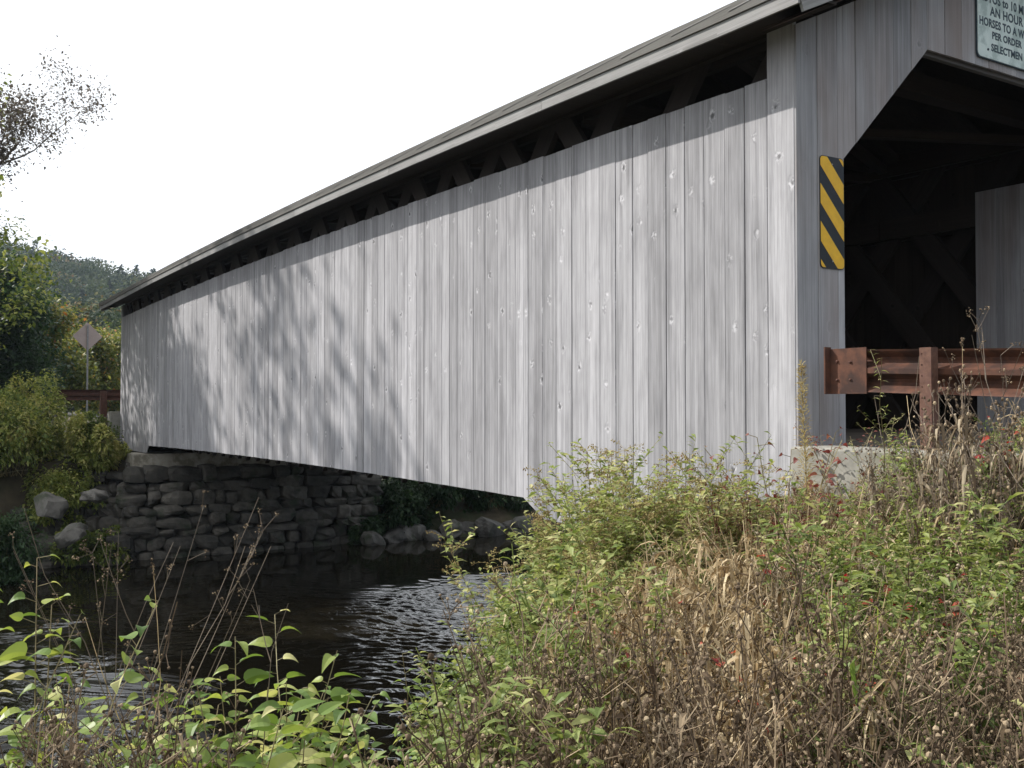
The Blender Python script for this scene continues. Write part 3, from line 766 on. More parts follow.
# flat end shoe with a folded return at its left edge
mb.box(sub((.235, .088, z0 - .185)), sub((.56, .096, z0 + .155)), .5)
mb.box(sub((.222, .03, z0 - .185)), sub((.234, .098, z0 + .17)), .5)
mb.obj('end_shoe', M['rust'], gr)
for k in range(4):
    x = 1.12 + k * 1.9; post(gr, *sub((x, .02, 0))[:2], .445 - .04 * (x - .25) + .3, -.7 + .3, M['rust_post'])
for p in ((.30, .084, z0 + .06), (.30, .084, z0 - .08), (.42, .084, z0 + .05), (.42, .084, z0 - .08)):
    mb = MB(); heads(mb, [sub(p)], .012); mb.obj('bolt', M['rust_dark'], gr)
# second rail on the opposite road edge
gr2 = empty('guard_rail', (1.1, WID - .1, -.3), 0, 'rusty guard rail along the opposite road edge right of the bridge', 'guard rail')
mb = MB()
for k in range(6):
    xa = .5 - 1.1 + k * 1.2; wbeam(mb, (xa, 0, .58 - .042 * (xa)), (xa + 1.2, 0, .58 - .042 * (xa + 1.2)), (0, -1, 0))
mb.obj('rail', M['rust'], gr2)
for k in range(3): post(gr2, .4 + k * 1.9, .06, .72 - .08 * k, -.3, M['rust_post'])
# far guard rail, flaring away from the road
fr = empty('guard_rail', (-26.0, -.2, -.3), 0, 'small dark brown guard rail at the far end of the bridge', 'guard rail')
pts = [(-25.75, .06), (-26.85, -1.62)]
mb = MB()
for a, b in zip(pts[:-1], pts[1:]):
    d = np.array([b[0] - a[0], b[1] - a[1]]); d /= np.linalg.norm(d); sd_ = (-d[1] * -1, d[0] * -1, 0)
    wbeam(mb, (a[0] + 26, a[1] + .2, .385 + .3), (b[0] + 26, b[1] + .2, .385 + .3), (sd_[0], sd_[1], 0))
mb.obj('rail', M['rust_dark'], fr)
for (px_, py_) in ((-25.98, -.38),):
    mb = MB(); mb.box((px_ + 26 - .09, py_ + .2 - .09, -.9), (px_ + 26 + .09, py_ + .2 + .09, .80)); mb.obj('post', M['rust_dark'], fr)

# ------------------------------------------------------------------ diamond road sign seen from behind
p = np.array([-35.4, .72, 0.0]); gz = float(ground_h(p[0], p[1]))
ds = empty('diamond_road_sign', (p[0], p[1], gz), 0, 'diamond shaped road sign seen from its bare back on a thin post', 'sign')
mb = MB(); c = 2.72 - gz; r_ = .545
nrm = np.array([CAM[0] - p[0], CAM[1] - p[1], 0]); nrm /= np.linalg.norm(nrm); ang = math.atan2(nrm[1], nrm[0]) + .25; ds.rotation_euler = (0, 0, ang)
P = []
for k in range(4):
    a0 = R(90 * k)
    for da in (-.09, -.03, .03, .09): P.append(((r_ - abs(da) * .35 - .01) * math.cos(a0 + da), (r_ - abs(da) * .35 - .01) * math.sin(a0 + da) + c))
plate(mb, P, -.004, .0, 0, 0); mb.obj('panel', M['signback'], ds)
mb = MB(); mb.box((.002, -.03, 0), (.045, .03, c + .42)); mb.obj('post', M['steel'], ds)

# ------------------------------------------------------------------ stone and concrete
def rock(mb, c, s, rnd, sub_=2, rough=.16):
    """an irregular stone: rounded cube pushed about by noise"""
    n_ = 8 if sub_ == 2 else 5
    L = np.linspace(-1, 1, n_); V = []; F = []
    for ax in range(3):
        for sg_ in (-1, 1):
            b0 = len(V)
            for i in L:
                for j in L:
                    p = [0, 0, 0]; p[ax] = sg_; p[(ax + 1) % 3] = i; p[(ax + 2) % 3] = j; V.append(p)
            for i in range(n_ - 1):
                for j in range(n_ - 1):
                    a = b0 + i * n_ + j; q = [a, a + 1, a + n_ + 1, a + n_]; F.append(q if sg_ < 0 else q[::-1])
    V = np.array(V, float); sph = unit(V); V = V * (.55 if sub_ == 1 else .42) + sph * (.55 if sub_ == 1 else .66)
    ph = rng.uniform(0, 6.28, (4, 3)); fr_ = rng.uniform(1.2, 3.2, (4, 3))
    d = sum(np.sin((sph * fr_[k]).sum(1) * 1.0 + ph[k, 0]) * np.cos((sph * fr_[k][::-1]).sum(1) + ph[k, 1]) for k in range(4))
    V = V * (1 + rough * .5 * d)[:, None]
    for k in range(7 if sub_ == 2 else 4):
        pn = unit(rng.normal(0, 1, 3)); q = V @ pn; lim = rng.uniform(.62, .9) * q.max(); V = V - np.clip(q - lim, 0, None)[:, None] * pn
    V = V * np.array(s) / 2; a = rng.normal(0, .07 if sub_ == 1 else .3, 3); Rm = np.array(Matrix.Rotation(a[0], 3, 'X') @ Matrix.Rotation(a[1], 3, 'Y') @ Matrix.Rotation(a[2], 3, 'Z'))
    mb.add(V @ Rm.T + np.array(c), F, rnd)
def dry_wall(mb, a, b, zb, zt_a, zt_b, batter, seed, smin=.25, smax=.8):
    """rows of irregular stones from a to b (xy), leaning back by batter"""
    rr = random.Random(seed); a = np.array(a, float); b = np.array(b, float); L = np.linalg.norm(b - a); d = (b - a) / L; nrm = np.array([d[1], -d[0]])
    z = zb
    while z < max(zt_a, zt_b):
        h_ = rr.uniform(.17, .42); s = -rr.uniform(0, .4)
        while s < L:
            wv = rr.uniform(smin, smax) * (1.25 if rr.random() < .2 else 1); hh = h_ * rr.uniform(.75, 1.1)
            mid = min(max(s + wv / 2, 0), L); zt = zt_a + (zt_b - zt_a) * mid / L
            if z + hh * .5 < zt and wv > .12:
                cc = a + d * (s + wv / 2) - nrm * (batter * (z - zb)) + nrm * rr.uniform(-.12, .13)
                s3 = (wv * 1.0, .6, hh * rr.uniform(.95, 1.12))
                tmp = MB(); rock(tmp, (0, 0, 0), s3, rr.random(), 1, .12); V = tmp.V[0]
                W = np.stack([V[:, 0] * d[0] + V[:, 1] * nrm[0], V[:, 0] * d[1] + V[:, 1] * nrm[1], V[:, 2]], 1) + np.array([cc[0], cc[1], z + hh / 2])
                mb.add(W, tmp.F[0], tmp.T[0][0])
            s += wv * .97
        z += h_ * .93
def back_slab(mb, a, b, zb, zt_a, zt_b, batter, th=.8):
    a = np.array(a, float); b = np.array(b, float); d = (b - a) / np.linalg.norm(b - a); nrm = np.array([d[1], -d[0]])
    V = []
    for p, zt in ((a, zt_a), (b, zt_b)):
        for off in (-.12, -.12 - th):
            for z in (zb, zt): q = p + nrm * (off - batter * (z - zb)); V.append((q[0], q[1], z - (.04 if z == zt else 0)))
    mb.add(V, [[0, 1, 3, 2], [4, 6, 7, 5], [0, 4, 5, 1], [2, 3, 7, 6], [0, 2, 6, 4], [1, 5, 7, 3]], .3)
fa = empty('stone_abutment', (-21.8, RY, WATER), 0, 'dry laid fieldstone abutment in deep shade under the far end of the bridge', 'abutment')
def loc(mb, ox, oy, oz=0):
    for v in mb.V: v -= np.array([ox, oy, oz])
    return mb
mb = MB(); dry_wall(mb, (-21.35, -.5), (-21.35, 6.1), WATER - .4, -1.62, -1.62, .12, 3); back_slab(mb, (-21.4, -.5), (-21.4, 6.1), WATER - .5, -1.6, -1.6, .12)
loc(mb, -21.8, RY, WATER).obj('stonework', M['stone'], fa)
mb = MB(); mb.box((-23.2, -.42, -1.62), (-21.75, 6.0, -1.20)); loc(mb, -21.8, RY, WATER).obj('concrete_cap', M['concrete'], fa)
mb = MB(); mb.box((-25.75, -.30, -1.25), (-25.33, .5, -.10)); mb.box((-25.33, -.2, -1.32), (-24.6, .3, -1.19)); loc(mb, -21.8, RY, WATER).obj('concrete_block', M['concrete_pale'], fa)
fw = MB(); dry_wall(fw, (-22.9, -5.2), (-21.45, -.55), WATER - .4, -2.7, -1.45, .35, 8, .12, .5)
dry_wall(fw, (-22.2, -6.4), (-20.9, -.9), WATER - .4, -3.3, -3.1, .5, 9, .2, .7)
back_slab(fw, (-22.9, -5.2), (-21.5, -.55), WATER - .5, -2.75, -1.5, .35)
o = fw.obj('rubble_wing_wall', M['stone']); tag(o, 'tumbled rubble stone wing wall left of the far abutment in daylight', 'stone wall')
na = empty('near_abutment', (-2.6, RY, WATER), 0, 'dark near abutment under the bridge behind the green weeds', 'abutment')
mb = MB(); dry_wall(mb, (-2.7, 6.0), (-2.7, .1), WATER - .3, -1.5, -1.5, .08, 5); back_slab(mb, (-2.7, 6.0), (-2.7, .1), WATER - .5, -1.5, -1.5, .08)
loc(mb, -2.6, RY, WATER).obj('stonework', M['stone'], na)
mb = MB(); mb.box((-3.2, .25, -1.48), (.0, 5.9, -1.2)); loc(mb, -2.6, RY, WATER).obj('concrete_cap', M['concrete'], na)
mb = MB(); mb.box((.16, -.28, -1.7), (3.2, .16, -.285))
o = mb.obj('concrete_wing_wall', M['concrete_pale']); tag(o, 'low weathered concrete wing wall beneath the rusty guard rail post', 'wall')
bv = o.modifiers.new('b', 'BEVEL'); bv.width = .02; bv.segments = 2
# ------------------------------------------------------------------ trees
def grow(base, height, r0, spread, levels, seed, nside=4, lean=(0, 0), upw=.25, first=.3):
    """returns list of branch polylines [(pts, radii, level)]"""
    rr = random.Random(seed); out_ = []
    def br(p, d, L, r, lv):
        k = 6; pts = [p.copy()]; rad = [r]; d = d.copy()
        for i in range(k):
            d = d + np.array([rr.gauss(0, .13), rr.gauss(0, .13), rr.gauss(0, .08) + (upw * .25 if lv else .05)]); d /= np.linalg.norm(d)
            pts.append(pts[-1] + d * L / k); rad.append(r * (1 - .75 * (i + 1) / k))
        out_.append((np.array(pts), np.array(rad), lv))
        if lv < levels:
            nb = nside if lv else int(nside * 2.2)
            for b in range(nb):
                t = first + (1 - first) * (b + rr.random()) / nb if lv == 0 else .25 + .75 * (b + rr.random()) / nb
                i = min(int(t * k), k - 1); q = pts[i] + (pts[i + 1] - pts[i]) * (t * k - i)
                dd = pts[i + 1] - pts[i]; dd /= np.linalg.norm(dd)
                az = rr.uniform(0, 6.28); side = np.array([math.cos(az), math.sin(az), rr.uniform(-.1, .35)])
                nd = dd * (.35 if lv == 0 else .6) + side * spread; nd /= np.linalg.norm(nd)
                br(q, nd, L * (.5 - .2 * t if lv == 0 else .55) * rr.uniform(.7, 1.15), max(rad[i] * .5, .008), lv + 1)
    d0 = np.array([lean[0], lean[1], 1.0]); d0 /= np.linalg.norm(d0)
    br(np.array(base, float), d0, height, r0, 0); return out_
def tree(name, x, y, height, seed, mat, label, cat='tree', group=None, leaf=.12, nleaf=14, spread=.8, levels=3, r0=.14, lean=(0, 0), first=.3, sink=.1, jit=.22, nside=4, tr=None):
    z = float(ground_h(x, y)) - sink
    root = empty(name, (x, y, z), 0, label, cat, group)
    B = grow((0, 0, 0), height, r0, spread, levels, seed, lean=lean, first=first, nside=nside)
    mb = MB()
    for lv in range(levels + 1):
        g_ = [b for b in B if b[2] == lv]
        if g_: tubes(mb, [b[0] for b in g_], np.array([b[1] for b in g_]), .5, 6 if lv == 0 else (4 if lv == 1 else 3))
    mb.obj('trunk', M['bark'], root)
    tips = np.concatenate([b[0][2:] for b in B if b[2] >= levels - 1 and b[2] > 0])
    P = np.repeat(tips, nleaf, 0); P = P + rng.normal(0, jit, P.shape)
    n = len(P); lm = MB()
    Lf = leaf * rng.uniform(.6, 1.4, n)
    zz = (P[:, 2] - P[:, 2].min()) / np.ptp(P[:, 2]); tint = np.clip(rng.normal(.45, .2, n) + .15 * (zz - .5) + np.repeat(rng.normal(0, .12, len(tips)), nleaf), 0, 1)
    blades(lm, P, rand_dirs(n, -.9, .5), Lf, Lf * .7, PROF_QUICK, .2, .1, tint)
    lm.obj('crown', mat, root); return root
FOREST_N = 0
def bush(name, x, y, rad, h, seed, mat, label, n=9000, leaf=.07, group=None, cat='bush', lobes=17, sink=.15, tmean=.5):
    """a leafy mound: leaves hung through many overlapping uneven lobes round real stems"""
    rg = np.random.default_rng(seed); z = float(ground_h(x, y)) - sink
    root = empty(name, (x, y, z), 0, label, cat, group)
    ang = rg.uniform(0, 6.28, lobes); rd = rad * np.sqrt(rg.uniform(0, 1, lobes)) * .75
    C = np.stack([np.cos(ang) * rd, np.sin(ang) * rd, h * rg.uniform(.2, .86, lobes) * (1 - .35 * (rd / rad) ** 2)], 1)
    Rl = np.stack([rad * rg.uniform(.16, .42, lobes), rad * rg.uniform(.16, .42, lobes), h * rg.uniform(.12, .34, lobes)], 1)
    k = rg.integers(0, lobes, n); u = rg.normal(0, 1, (n, 3)); u /= np.linalg.norm(u, axis=1, keepdims=True)
    cl = rg.normal(0, 1, (lobes * 16, 3)); cl /= np.linalg.norm(cl, axis=1, keepdims=True)
    pick = cl[k * 16 + rg.integers(0, 16, n)]; u = unit(pick + rg.normal(0, .26, (n, 3)))
    P = C[k] + u * Rl[k] * rg.uniform(.72, 1.15, (n, 1)); P[:, 2] = np.maximum(P[:, 2], .03)
    lm = MB(); Lf = leaf * rg.uniform(.6, 1.5, n); D = unit(u + rg.normal(0, .6, (n, 3)))
    tint = np.clip(rg.normal(tmean, .2, n) + np.repeat(rg.normal(0, .2, lobes * 16), 1)[k * 16 + 0], 0, 1)
    blades(lm, P, D, Lf, Lf * .55, PROF_QUICK, .35, .12, tint)
    lm.obj('foliage', mat, root)
    sm = MB(); m_ = lobes * 4; tip = C[rg.integers(0, lobes, m_)] + rg.normal(0, .3, (m_, 3)) * Rl[rg.integers(0, lobes, m_)]
    b0 = np.concatenate([rg.normal(0, rad * .15, (m_, 2)), np.zeros((m_, 1))], 1); t = np.linspace(0, 1, 5)[None, :, None]
    tubes(sm, b0[:, None] * (1 - t) + tip[:, None] * t + np.array([0, 0, .15 * h]) * (t * (1 - t)), np.linspace(.012, .004, 5)[None])
    sm.obj('stems', G['stem'], root); return root

# the thin grey-leaved tree and the greener one under it at the left edge
T1 = pix(-92, 25.5)
tree('thin_leaved_tree', T1[0], T1[1], 9.6, 27, G['greytree'], 'tall thin tree with sparse grey brown leaves against the white sky at the left edge', leaf=.075, nleaf=19, levels=3, spread=.95, r0=.16, jit=.28, first=.14, nside=5, lean=(.0, .03))
T2 = pix(-102, 24.2)
tree('green_tree', T2[0], T2[1], 8.0, 33, G['bush'], 'yellow green leafy tree at the left edge below the sparse grey crown', leaf=.10, nleaf=26, levels=3, spread=1.0, r0=.12, first=.2, jit=.22)
# trees of the same bank outside the frame that throw the leaf shade on the siding
tree('bank_tree', -28.6, -14.5, 17.0, 41, G['tree'], 'tall bank tree standing outside the left edge whose shade falls on the siding', leaf=.30, nleaf=16, levels=3, spread=.85, r0=.3, first=.3, jit=.4)
tree('bank_tree', -33.5, -15.5, 15.0, 43, G['tree'], 'third tall bank tree outside the left edge beside the river', leaf=.30, nleaf=16, levels=3, spread=1.0, r0=.26, first=.2, jit=.45)
tree('bank_tree', -27.0, -19.5, 21.0, 44, G['tree'], 'tallest thin bank tree far outside the left edge beside the river', leaf=.26, nleaf=7, levels=3, spread=.8, r0=.3, first=.35, jit=.5)
tree('bank_tree', -30.0, -5.6, 10.5, 45, G['tree'], 'slim sparse bank tree just outside the left edge behind the bushes', leaf=.2, nleaf=6, levels=3, spread=.8, r0=.14, first=.3, jit=.35)
# bushes on the left bank
GB = 'bushes on the left river bank'
LB = [(4, 25.0, 1.7, 2.6, 'olive green bush at the left edge of the far bank above the rubble', 'bush', .5),
      (66, 25.6, 1.3, 1.75, 'sunlit yellow green bush left of the concrete block at the bridge end', 'bush', .62),
      (98, 26.2, .95, 1.6, 'small rusty green bush touching the foot of the far bridge end', 'bush', .5),
      (30, 26.6, 1.1, 2.1, 'tallest yellow green bush under the diamond sign on the left bank', 'bush', .66),
      (-50, 24.5, 2.0, 2.8, 'dark green bush just past the left edge on the far bank', 'bush', .42),
      (86, 24.9, 1.1, 1.35, 'low olive bush just above the rubble stones beside the bridge end', 'bush', .42),
      (-6, 22.4, 1.3, 2.2, 'dark low bush at the left edge near the far waterline', 'darkbush', .6)]
for i, (px, d, rd, h_, lb, mt, tm) in enumerate(LB):
    p = pix(px, d); bush('bank_bush', p[0], p[1], rd, h_, 100 + i, G[mt], lb, n=11000, leaf=.085, group=GB, tmean=tm)
# brush and trees along the road behind the bridge end
BT = [(8, 38, 5.0, 'dark green tree behind the left bank bushes', 'darkbush'), (-30, 40, 7.0, 'dark green tree at the far left edge behind the bushes', 'darkbush'), (40, 45, 4.4, 'round dark green tree behind the diamond sign on its left', 'midtree'),
      (66, 52, 3.6, 'yellow green tree behind the diamond road sign post', 'midtree'), (96, 56, 3.9, 'orange tinted small tree right of the diamond sign post', 'midtree'),
      (124, 60, 4.4, 'pale green tree next to the bridge end behind the guard rail', 'midtree'), (150, 64, 4.5, 'roadside tree mostly hidden behind the bridge end', 'midtree')]
for i, (px, d, h_, lb, mt) in enumerate(BT):
    p = pix(px, d); tree('roadside_tree', p[0], p[1], h_, 60 + i, G[mt], lb, group='trees along the road behind the bridge', leaf=.17, nleaf=60, levels=2, spread=1.1, r0=.09, first=.12, jit=.42, nside=5)
# river bank growth seen under the bridge
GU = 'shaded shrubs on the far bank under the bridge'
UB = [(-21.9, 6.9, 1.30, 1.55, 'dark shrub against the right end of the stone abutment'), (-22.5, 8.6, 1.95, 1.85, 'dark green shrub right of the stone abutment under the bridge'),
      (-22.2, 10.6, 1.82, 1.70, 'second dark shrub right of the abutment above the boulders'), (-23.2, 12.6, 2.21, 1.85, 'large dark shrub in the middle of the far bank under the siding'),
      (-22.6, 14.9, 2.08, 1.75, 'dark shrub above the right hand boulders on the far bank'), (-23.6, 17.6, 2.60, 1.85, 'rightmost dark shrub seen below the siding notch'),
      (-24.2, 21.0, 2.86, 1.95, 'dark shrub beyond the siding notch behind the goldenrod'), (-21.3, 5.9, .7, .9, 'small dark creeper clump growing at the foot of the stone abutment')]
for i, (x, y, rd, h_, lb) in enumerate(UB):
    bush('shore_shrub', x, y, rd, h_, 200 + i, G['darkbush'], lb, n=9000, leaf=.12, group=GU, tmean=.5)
# boulders at the waterline
BD = [(372, 'rounded grey boulder at the waterline just right of the abutment', .75, .5), (392, 'low grey boulder second from the abutment at the waterline', .8, .4), (412, 'brownish boulder in the middle of the waterline row', .85, .55),
      (433, 'small grey boulder right of the middle of the waterline row', .55, .4), (450, 'pale round boulder at the waterline under the siding', .7, .6), (470, 'long grey boulder near the right end of the waterline row', 1.0, .5),
      (492, 'big grey slab boulder at the right end of the waterline row', 1.3, .7), (520, 'dark boulder below the siding notch behind the goldenrod tips', 1.0, .6)]
for i, (px, lb, sx, sz) in enumerate(BD):
    d_ = FW + RT * (px - 512) / FPX; t_ = (-20.7 - .25 * (i % 3) - CAM[0]) / d_[0]; p = CAM + d_ * t_
    mb = MB(); rock(mb, (0, 0, 0), (.7, sx, sz), random.random(), 2, .2)
    o = mb.obj('boulder', M['boulder']); o.location = (p[0], p[1], WATER + sz * .22); o.rotation_euler = (0, 0, random.uniform(-.5, .5)); tag(o, lb, 'boulder', 'boulders along the far waterline')
for (px, d, sx, sz, lb, z) in ((50, 23.4, .62, .42, 'large pale boulder on top of the rubble at the left bank', -2.15), (72, 22.6, .6, .32, 'flat grey boulder below the large pale one on the left bank', -2.75), (95, 22.9, .5, .3, 'flat stone at the top of the rubble left of the bridge end', -1.9)):
    p = pix(px, d); mb = MB(); rock(mb, (0, 0, 0), (.7, sx, sz), .9, 2, .2); o = mb.obj('boulder', M['boulder']); o.location = (p[0], p[1], max(float(ground_h(p[0], p[1])) + sz * .3, z - .1)); o.rotation_euler = (.1, 0, .5)
    tag(o, lb, 'boulder', 'boulders on the left bank')

# ------------------------------------------------------------------ the far wooded hills
def forest(n_tree, rfun, name, label):
    mb = MB(); rg = np.random.default_rng(5); Ps = []; Ds = []; Ls = []; Ts = []
    k = 0
    while k < n_tree:
        x, y = rfun(rg); 
        z = float(ground_h(x, y)); hh = rg.uniform(7, 13); rr_ = hh * rg.uniform(.38, .6); con = rg.random() < .12
        dist = math.hypot(x - CAM[0], y - CAM[1]); m_ = int(np.clip(420 * (230 / dist) ** 1.3, 60, 800))
        u = rg.normal(0, 1, (m_, 3)); u = unit(u)
        if con: tt = rg.uniform(0, 1, m_); P = np.stack([np.cos(u[:, 0] * 9) * (1 - tt) * rr_ * .7, np.sin(u[:, 0] * 9) * (1 - tt) * rr_ * .7, hh * (.15 + .95 * tt)], 1)
        else:
            cl = unit(rg.normal(0, 1, (14, 3))); u = unit(cl[rg.integers(0, 14, m_)] + rg.normal(0, .33, (m_, 3))); u[:, 2] = np.abs(u[:, 2]) * 1.1 - .25
            P = u * np.array([rr_, rr_, hh * .46]) * rg.uniform(.75, 1.08, (m_, 1)) + np.array([0, 0, hh * .55])
        Ps.append(P + np.array([x, y, z])); Ds.append(unit(u + rg.normal(0, .7, (m_, 3)))); Ls.append(rg.uniform(.35, .8, m_) * (dist / 230) ** .5)
        tb = rg.uniform(.05, .25) if con else np.clip(rg.normal(.48, .2), .1, 1); Ts.append(np.clip(rg.normal(tb, .06, m_), 0, 1)); k += 1
    P = np.concatenate(Ps); L = np.concatenate(Ls)
    blades(mb, P, np.concatenate(Ds), L, L * .8, PROF_QUICK, .15, .1, np.concatenate(Ts))
    o = mb.obj(name, G['forest']); tag(o, label, 'forest', kind='stuff')
def f1(rg):
    a = R(rg.uniform(-1, 17)); r = 95 + 260 * rg.uniform(0, 1) ** .8
    return CAM[0] - math.cos(a) * r, CAM[1] + math.sin(a) * r
forest(1150, f1, 'far_forest', 'bluish dark green wooded hillside behind the far end of the bridge')
def f2(rg):
    a = R(rg.uniform(17, 170)); r = rg.uniform(130, 420)
    return CAM[0] - math.cos(a) * r, CAM[1] + math.sin(a) * r
forest(900, f2, 'far_forest', 'wooded hills hidden behind the covered bridge')
# ------------------------------------------------------------------ haze
hz = bpy.data.materials.new('haze'); hz.use_nodes = True; t = hz.node_tree; t.nodes.clear()
o_ = t.nodes.new('ShaderNodeOutputMaterial'); pv = t.nodes.new('ShaderNodeVolumePrincipled')
pv.inputs['Color'].default_value = (.72, .85, 1.0, 1); pv.inputs['Density'].default_value = .0003; pv.inputs['Anisotropy'].default_value = .3
t.links.new(pv.outputs[0], o_.inputs['Volume'])
HZ = 1
if HZ:
    mb = MB(); mb.box((-1600, -1300, -6.2), (1300, 1600, 130)); o = mb.obj('haze', hz); tag(o, 'thin bluish air haze over the valley', kind='stuff')
# ------------------------------------------------------------------ plants of the near bank
def part_objs(root, parts):
    for nm, mb, mat in parts:
        if mb.n:
            o = mb.obj(nm, mat, root)
            if nm in ('seed_heads', 'flower_plumes', 'foliage', 'seed_spike'): o['kind'] = 'stuff'
def stem_curve(h, lean, az, k=6, wob=.02):
    t = np.linspace(0, 1, k); x = lean * t ** 1.7 * h
    P = np.stack([np.cos(az) * x, np.sin(az) * x, h * t * (1 - .12 * lean * t)], 1); P[1:-1, :2] += rng.normal(0, wob * h, (k - 2, 2)) * .5; return P
def along(P, ts):
    k = len(P) - 1; i = np.minimum((ts * k).astype(int), k - 1); f = ts * k - i
    return P[i] + (P[i + 1] - P[i]) * f[:, None]
def goldenrod_clump(nst, hmin, hmax, rad, seed, leafn=70, plume=True, ll=.075, lw=.013, tm=.5):
    global rng
    keep = rng; rng = np.random.default_rng(seed)
    st, lf, pl = MB(), MB(), MB()
    for s_ in range(nst):
        h = rng.uniform(hmin, hmax); az = rng.uniform(0, 6.28); b = rad * math.sqrt(rng.uniform()) ; ba = rng.uniform(0, 6.28)
        P = stem_curve(h, rng.uniform(.05, .4), az if rng.uniform() < .4 else ba) + np.array([b * math.cos(ba) * .6, b * math.sin(ba) * .6, 0])
        tubes(st, P[None], np.linspace(.0038, .0015, len(P))[None], rng.uniform(.2, .8))
        ts = np.linspace(.18, .97, leafn) + rng.normal(0, .01, leafn); ts = np.clip(ts, 0, 1); Q = along(P, ts); a = np.arange(leafn) * 2.4 + rng.uniform(0, 6)
        D = np.stack([np.cos(a), np.sin(a), rng.uniform(.25, .8, leafn)], 1); sc = (1.15 - .55 * ts) * rng.uniform(.75, 1.25, leafn)
        tint = np.clip(rng.normal(tm, .16, leafn) + (ts - .5) * .35 + rng.normal(0, .08), 0, 1)
        blades(lf, Q, D, ll * sc, lw * sc * 1.1, PROF_LEAF, .45, .15, tint)
        # side twigs with small leaves
        nb = 7; tb = rng.uniform(.45, .95, nb); B = along(P, tb); ab = rng.uniform(0, 6.28, nb); dd = np.stack([np.cos(ab), np.sin(ab), rng.uniform(.6, 1.3, nb)], 1); dd = unit(dd); Lb = .16 * h * rng.uniform(.5, 1.2, nb)
        PL = B[:, None] + dd[:, None] * (np.linspace(0, 1, 4)[None, :, None] * Lb[:, None, None]); tubes(st, PL, .0012)
        q = 9; tt = np.tile(np.linspace(.15, 1, q), nb); BB = np.repeat(B, q, 0) + np.repeat(dd * Lb[:, None], q, 0) * tt[:, None]; n = len(BB)
        blades(lf, BB, rand_dirs(n, .0, .8), ll * .6 * rng.uniform(.6, 1.2, n), lw * .7, PROF_QUICK, .3, .1, np.clip(rng.normal(tm + .15, .15, n), 0, 1))
        if plume and rng.uniform() < .75:
            m_ = 9; tb = rng.uniform(.86, 1, m_); B = along(P, tb); ab = rng.uniform(0, 6.28, m_); dd = unit(np.stack([np.cos(ab), np.sin(ab), rng.uniform(.3, 1.0, m_)], 1)); Lb = rng.uniform(.05, .13, m_)
            tt = np.linspace(0, 1, 5); PL = B[:, None] + dd[:, None] * (tt[None, :, None] * Lb[:, None, None]); PL[:, :, 2] -= (tt ** 2 * .35)[None] * Lb[:, None]; tubes(pl, PL, .001, .5)
            q = 14; ti = rng.integers(1, 5, (m_, q)); HP = PL[np.arange(m_)[:, None], ti].reshape(-1, 3) + rng.normal(0, .006, (m_ * q, 3)); heads(pl, HP, rng.uniform(.002, .0042, m_ * q))
    rng = keep
    return st, lf, pl
def fine_weed(n_st, h, rad, seed, leafy=.0, headr=.006, spread=.35, nheads=9, curled=1.0):
    """dried branching forb: stems, forks, round seed heads, a few curled leaves; returns stem, heads, leaves"""
    rg = np.random.default_rng(seed); st, hd, lf = MB(), MB(), MB()
    for s_ in range(n_st):
        hh = h * rg.uniform(.7, 1.1); az = rg.uniform(0, 6.28); b = rad * rg.uniform(0, 1)
        P = stem_curve(hh, rg.uniform(.0, spread), az) + np.array([b * math.cos(az), b * math.sin(az), 0])
        tubes(st, P[None], np.linspace(.0028, .0012, len(P))[None], rg.uniform(.1, .9))
        nb = nheads; tb = rg.uniform(.45, 1, nb); B = along(P, tb); a = rg.uniform(0, 6.28, nb); dd = unit(np.stack([np.cos(a), np.sin(a), rg.uniform(.8, 2.2, nb)], 1)); Lb = rg.uniform(.08, .24, nb) * (1.25 - tb) * h * 1.6
        tt = np.linspace(0, 1, 4); PL = B[:, None] + dd[:, None] * (tt[None, :, None] * Lb[:, None, None]); PL[:, 1:, :2] += rg.normal(0, .008, (nb, 3, 2)); tubes(st, PL, .0011)
        E = PL[:, -1]; heads(hd, E, headr * rg.uniform(.7, 1.25, nb))
        m_ = nb * 2; k = rg.integers(0, nb, m_); B2 = PL[k, rg.integers(1, 3, m_)]; E2 = B2 + unit(rg.normal(0, 1, (m_, 3)) + np.array([0, 0, 1.2])) * rg.uniform(.02, .06, (m_, 1))
        tubes(st, np.stack([B2, (B2 + E2) / 2, E2], 1), .0009); heads(hd, E2, headr * rg.uniform(.5, 1.0, m_))
        q = int(22 * curled); ts = rg.uniform(.1, .9, q); Q = along(P, ts); D = rg.normal(0, 1, (q, 3)); D[:, 2] = np.abs(D[:, 2]) * .3
        blades(lf, Q, D, rg.uniform(.03, .085, q), rg.uniform(.006, .016, q), PROF_LEAF, rg.uniform(.5, 1.6, q), .5, rg.uniform(0, 1, q))
    return st, hd, lf
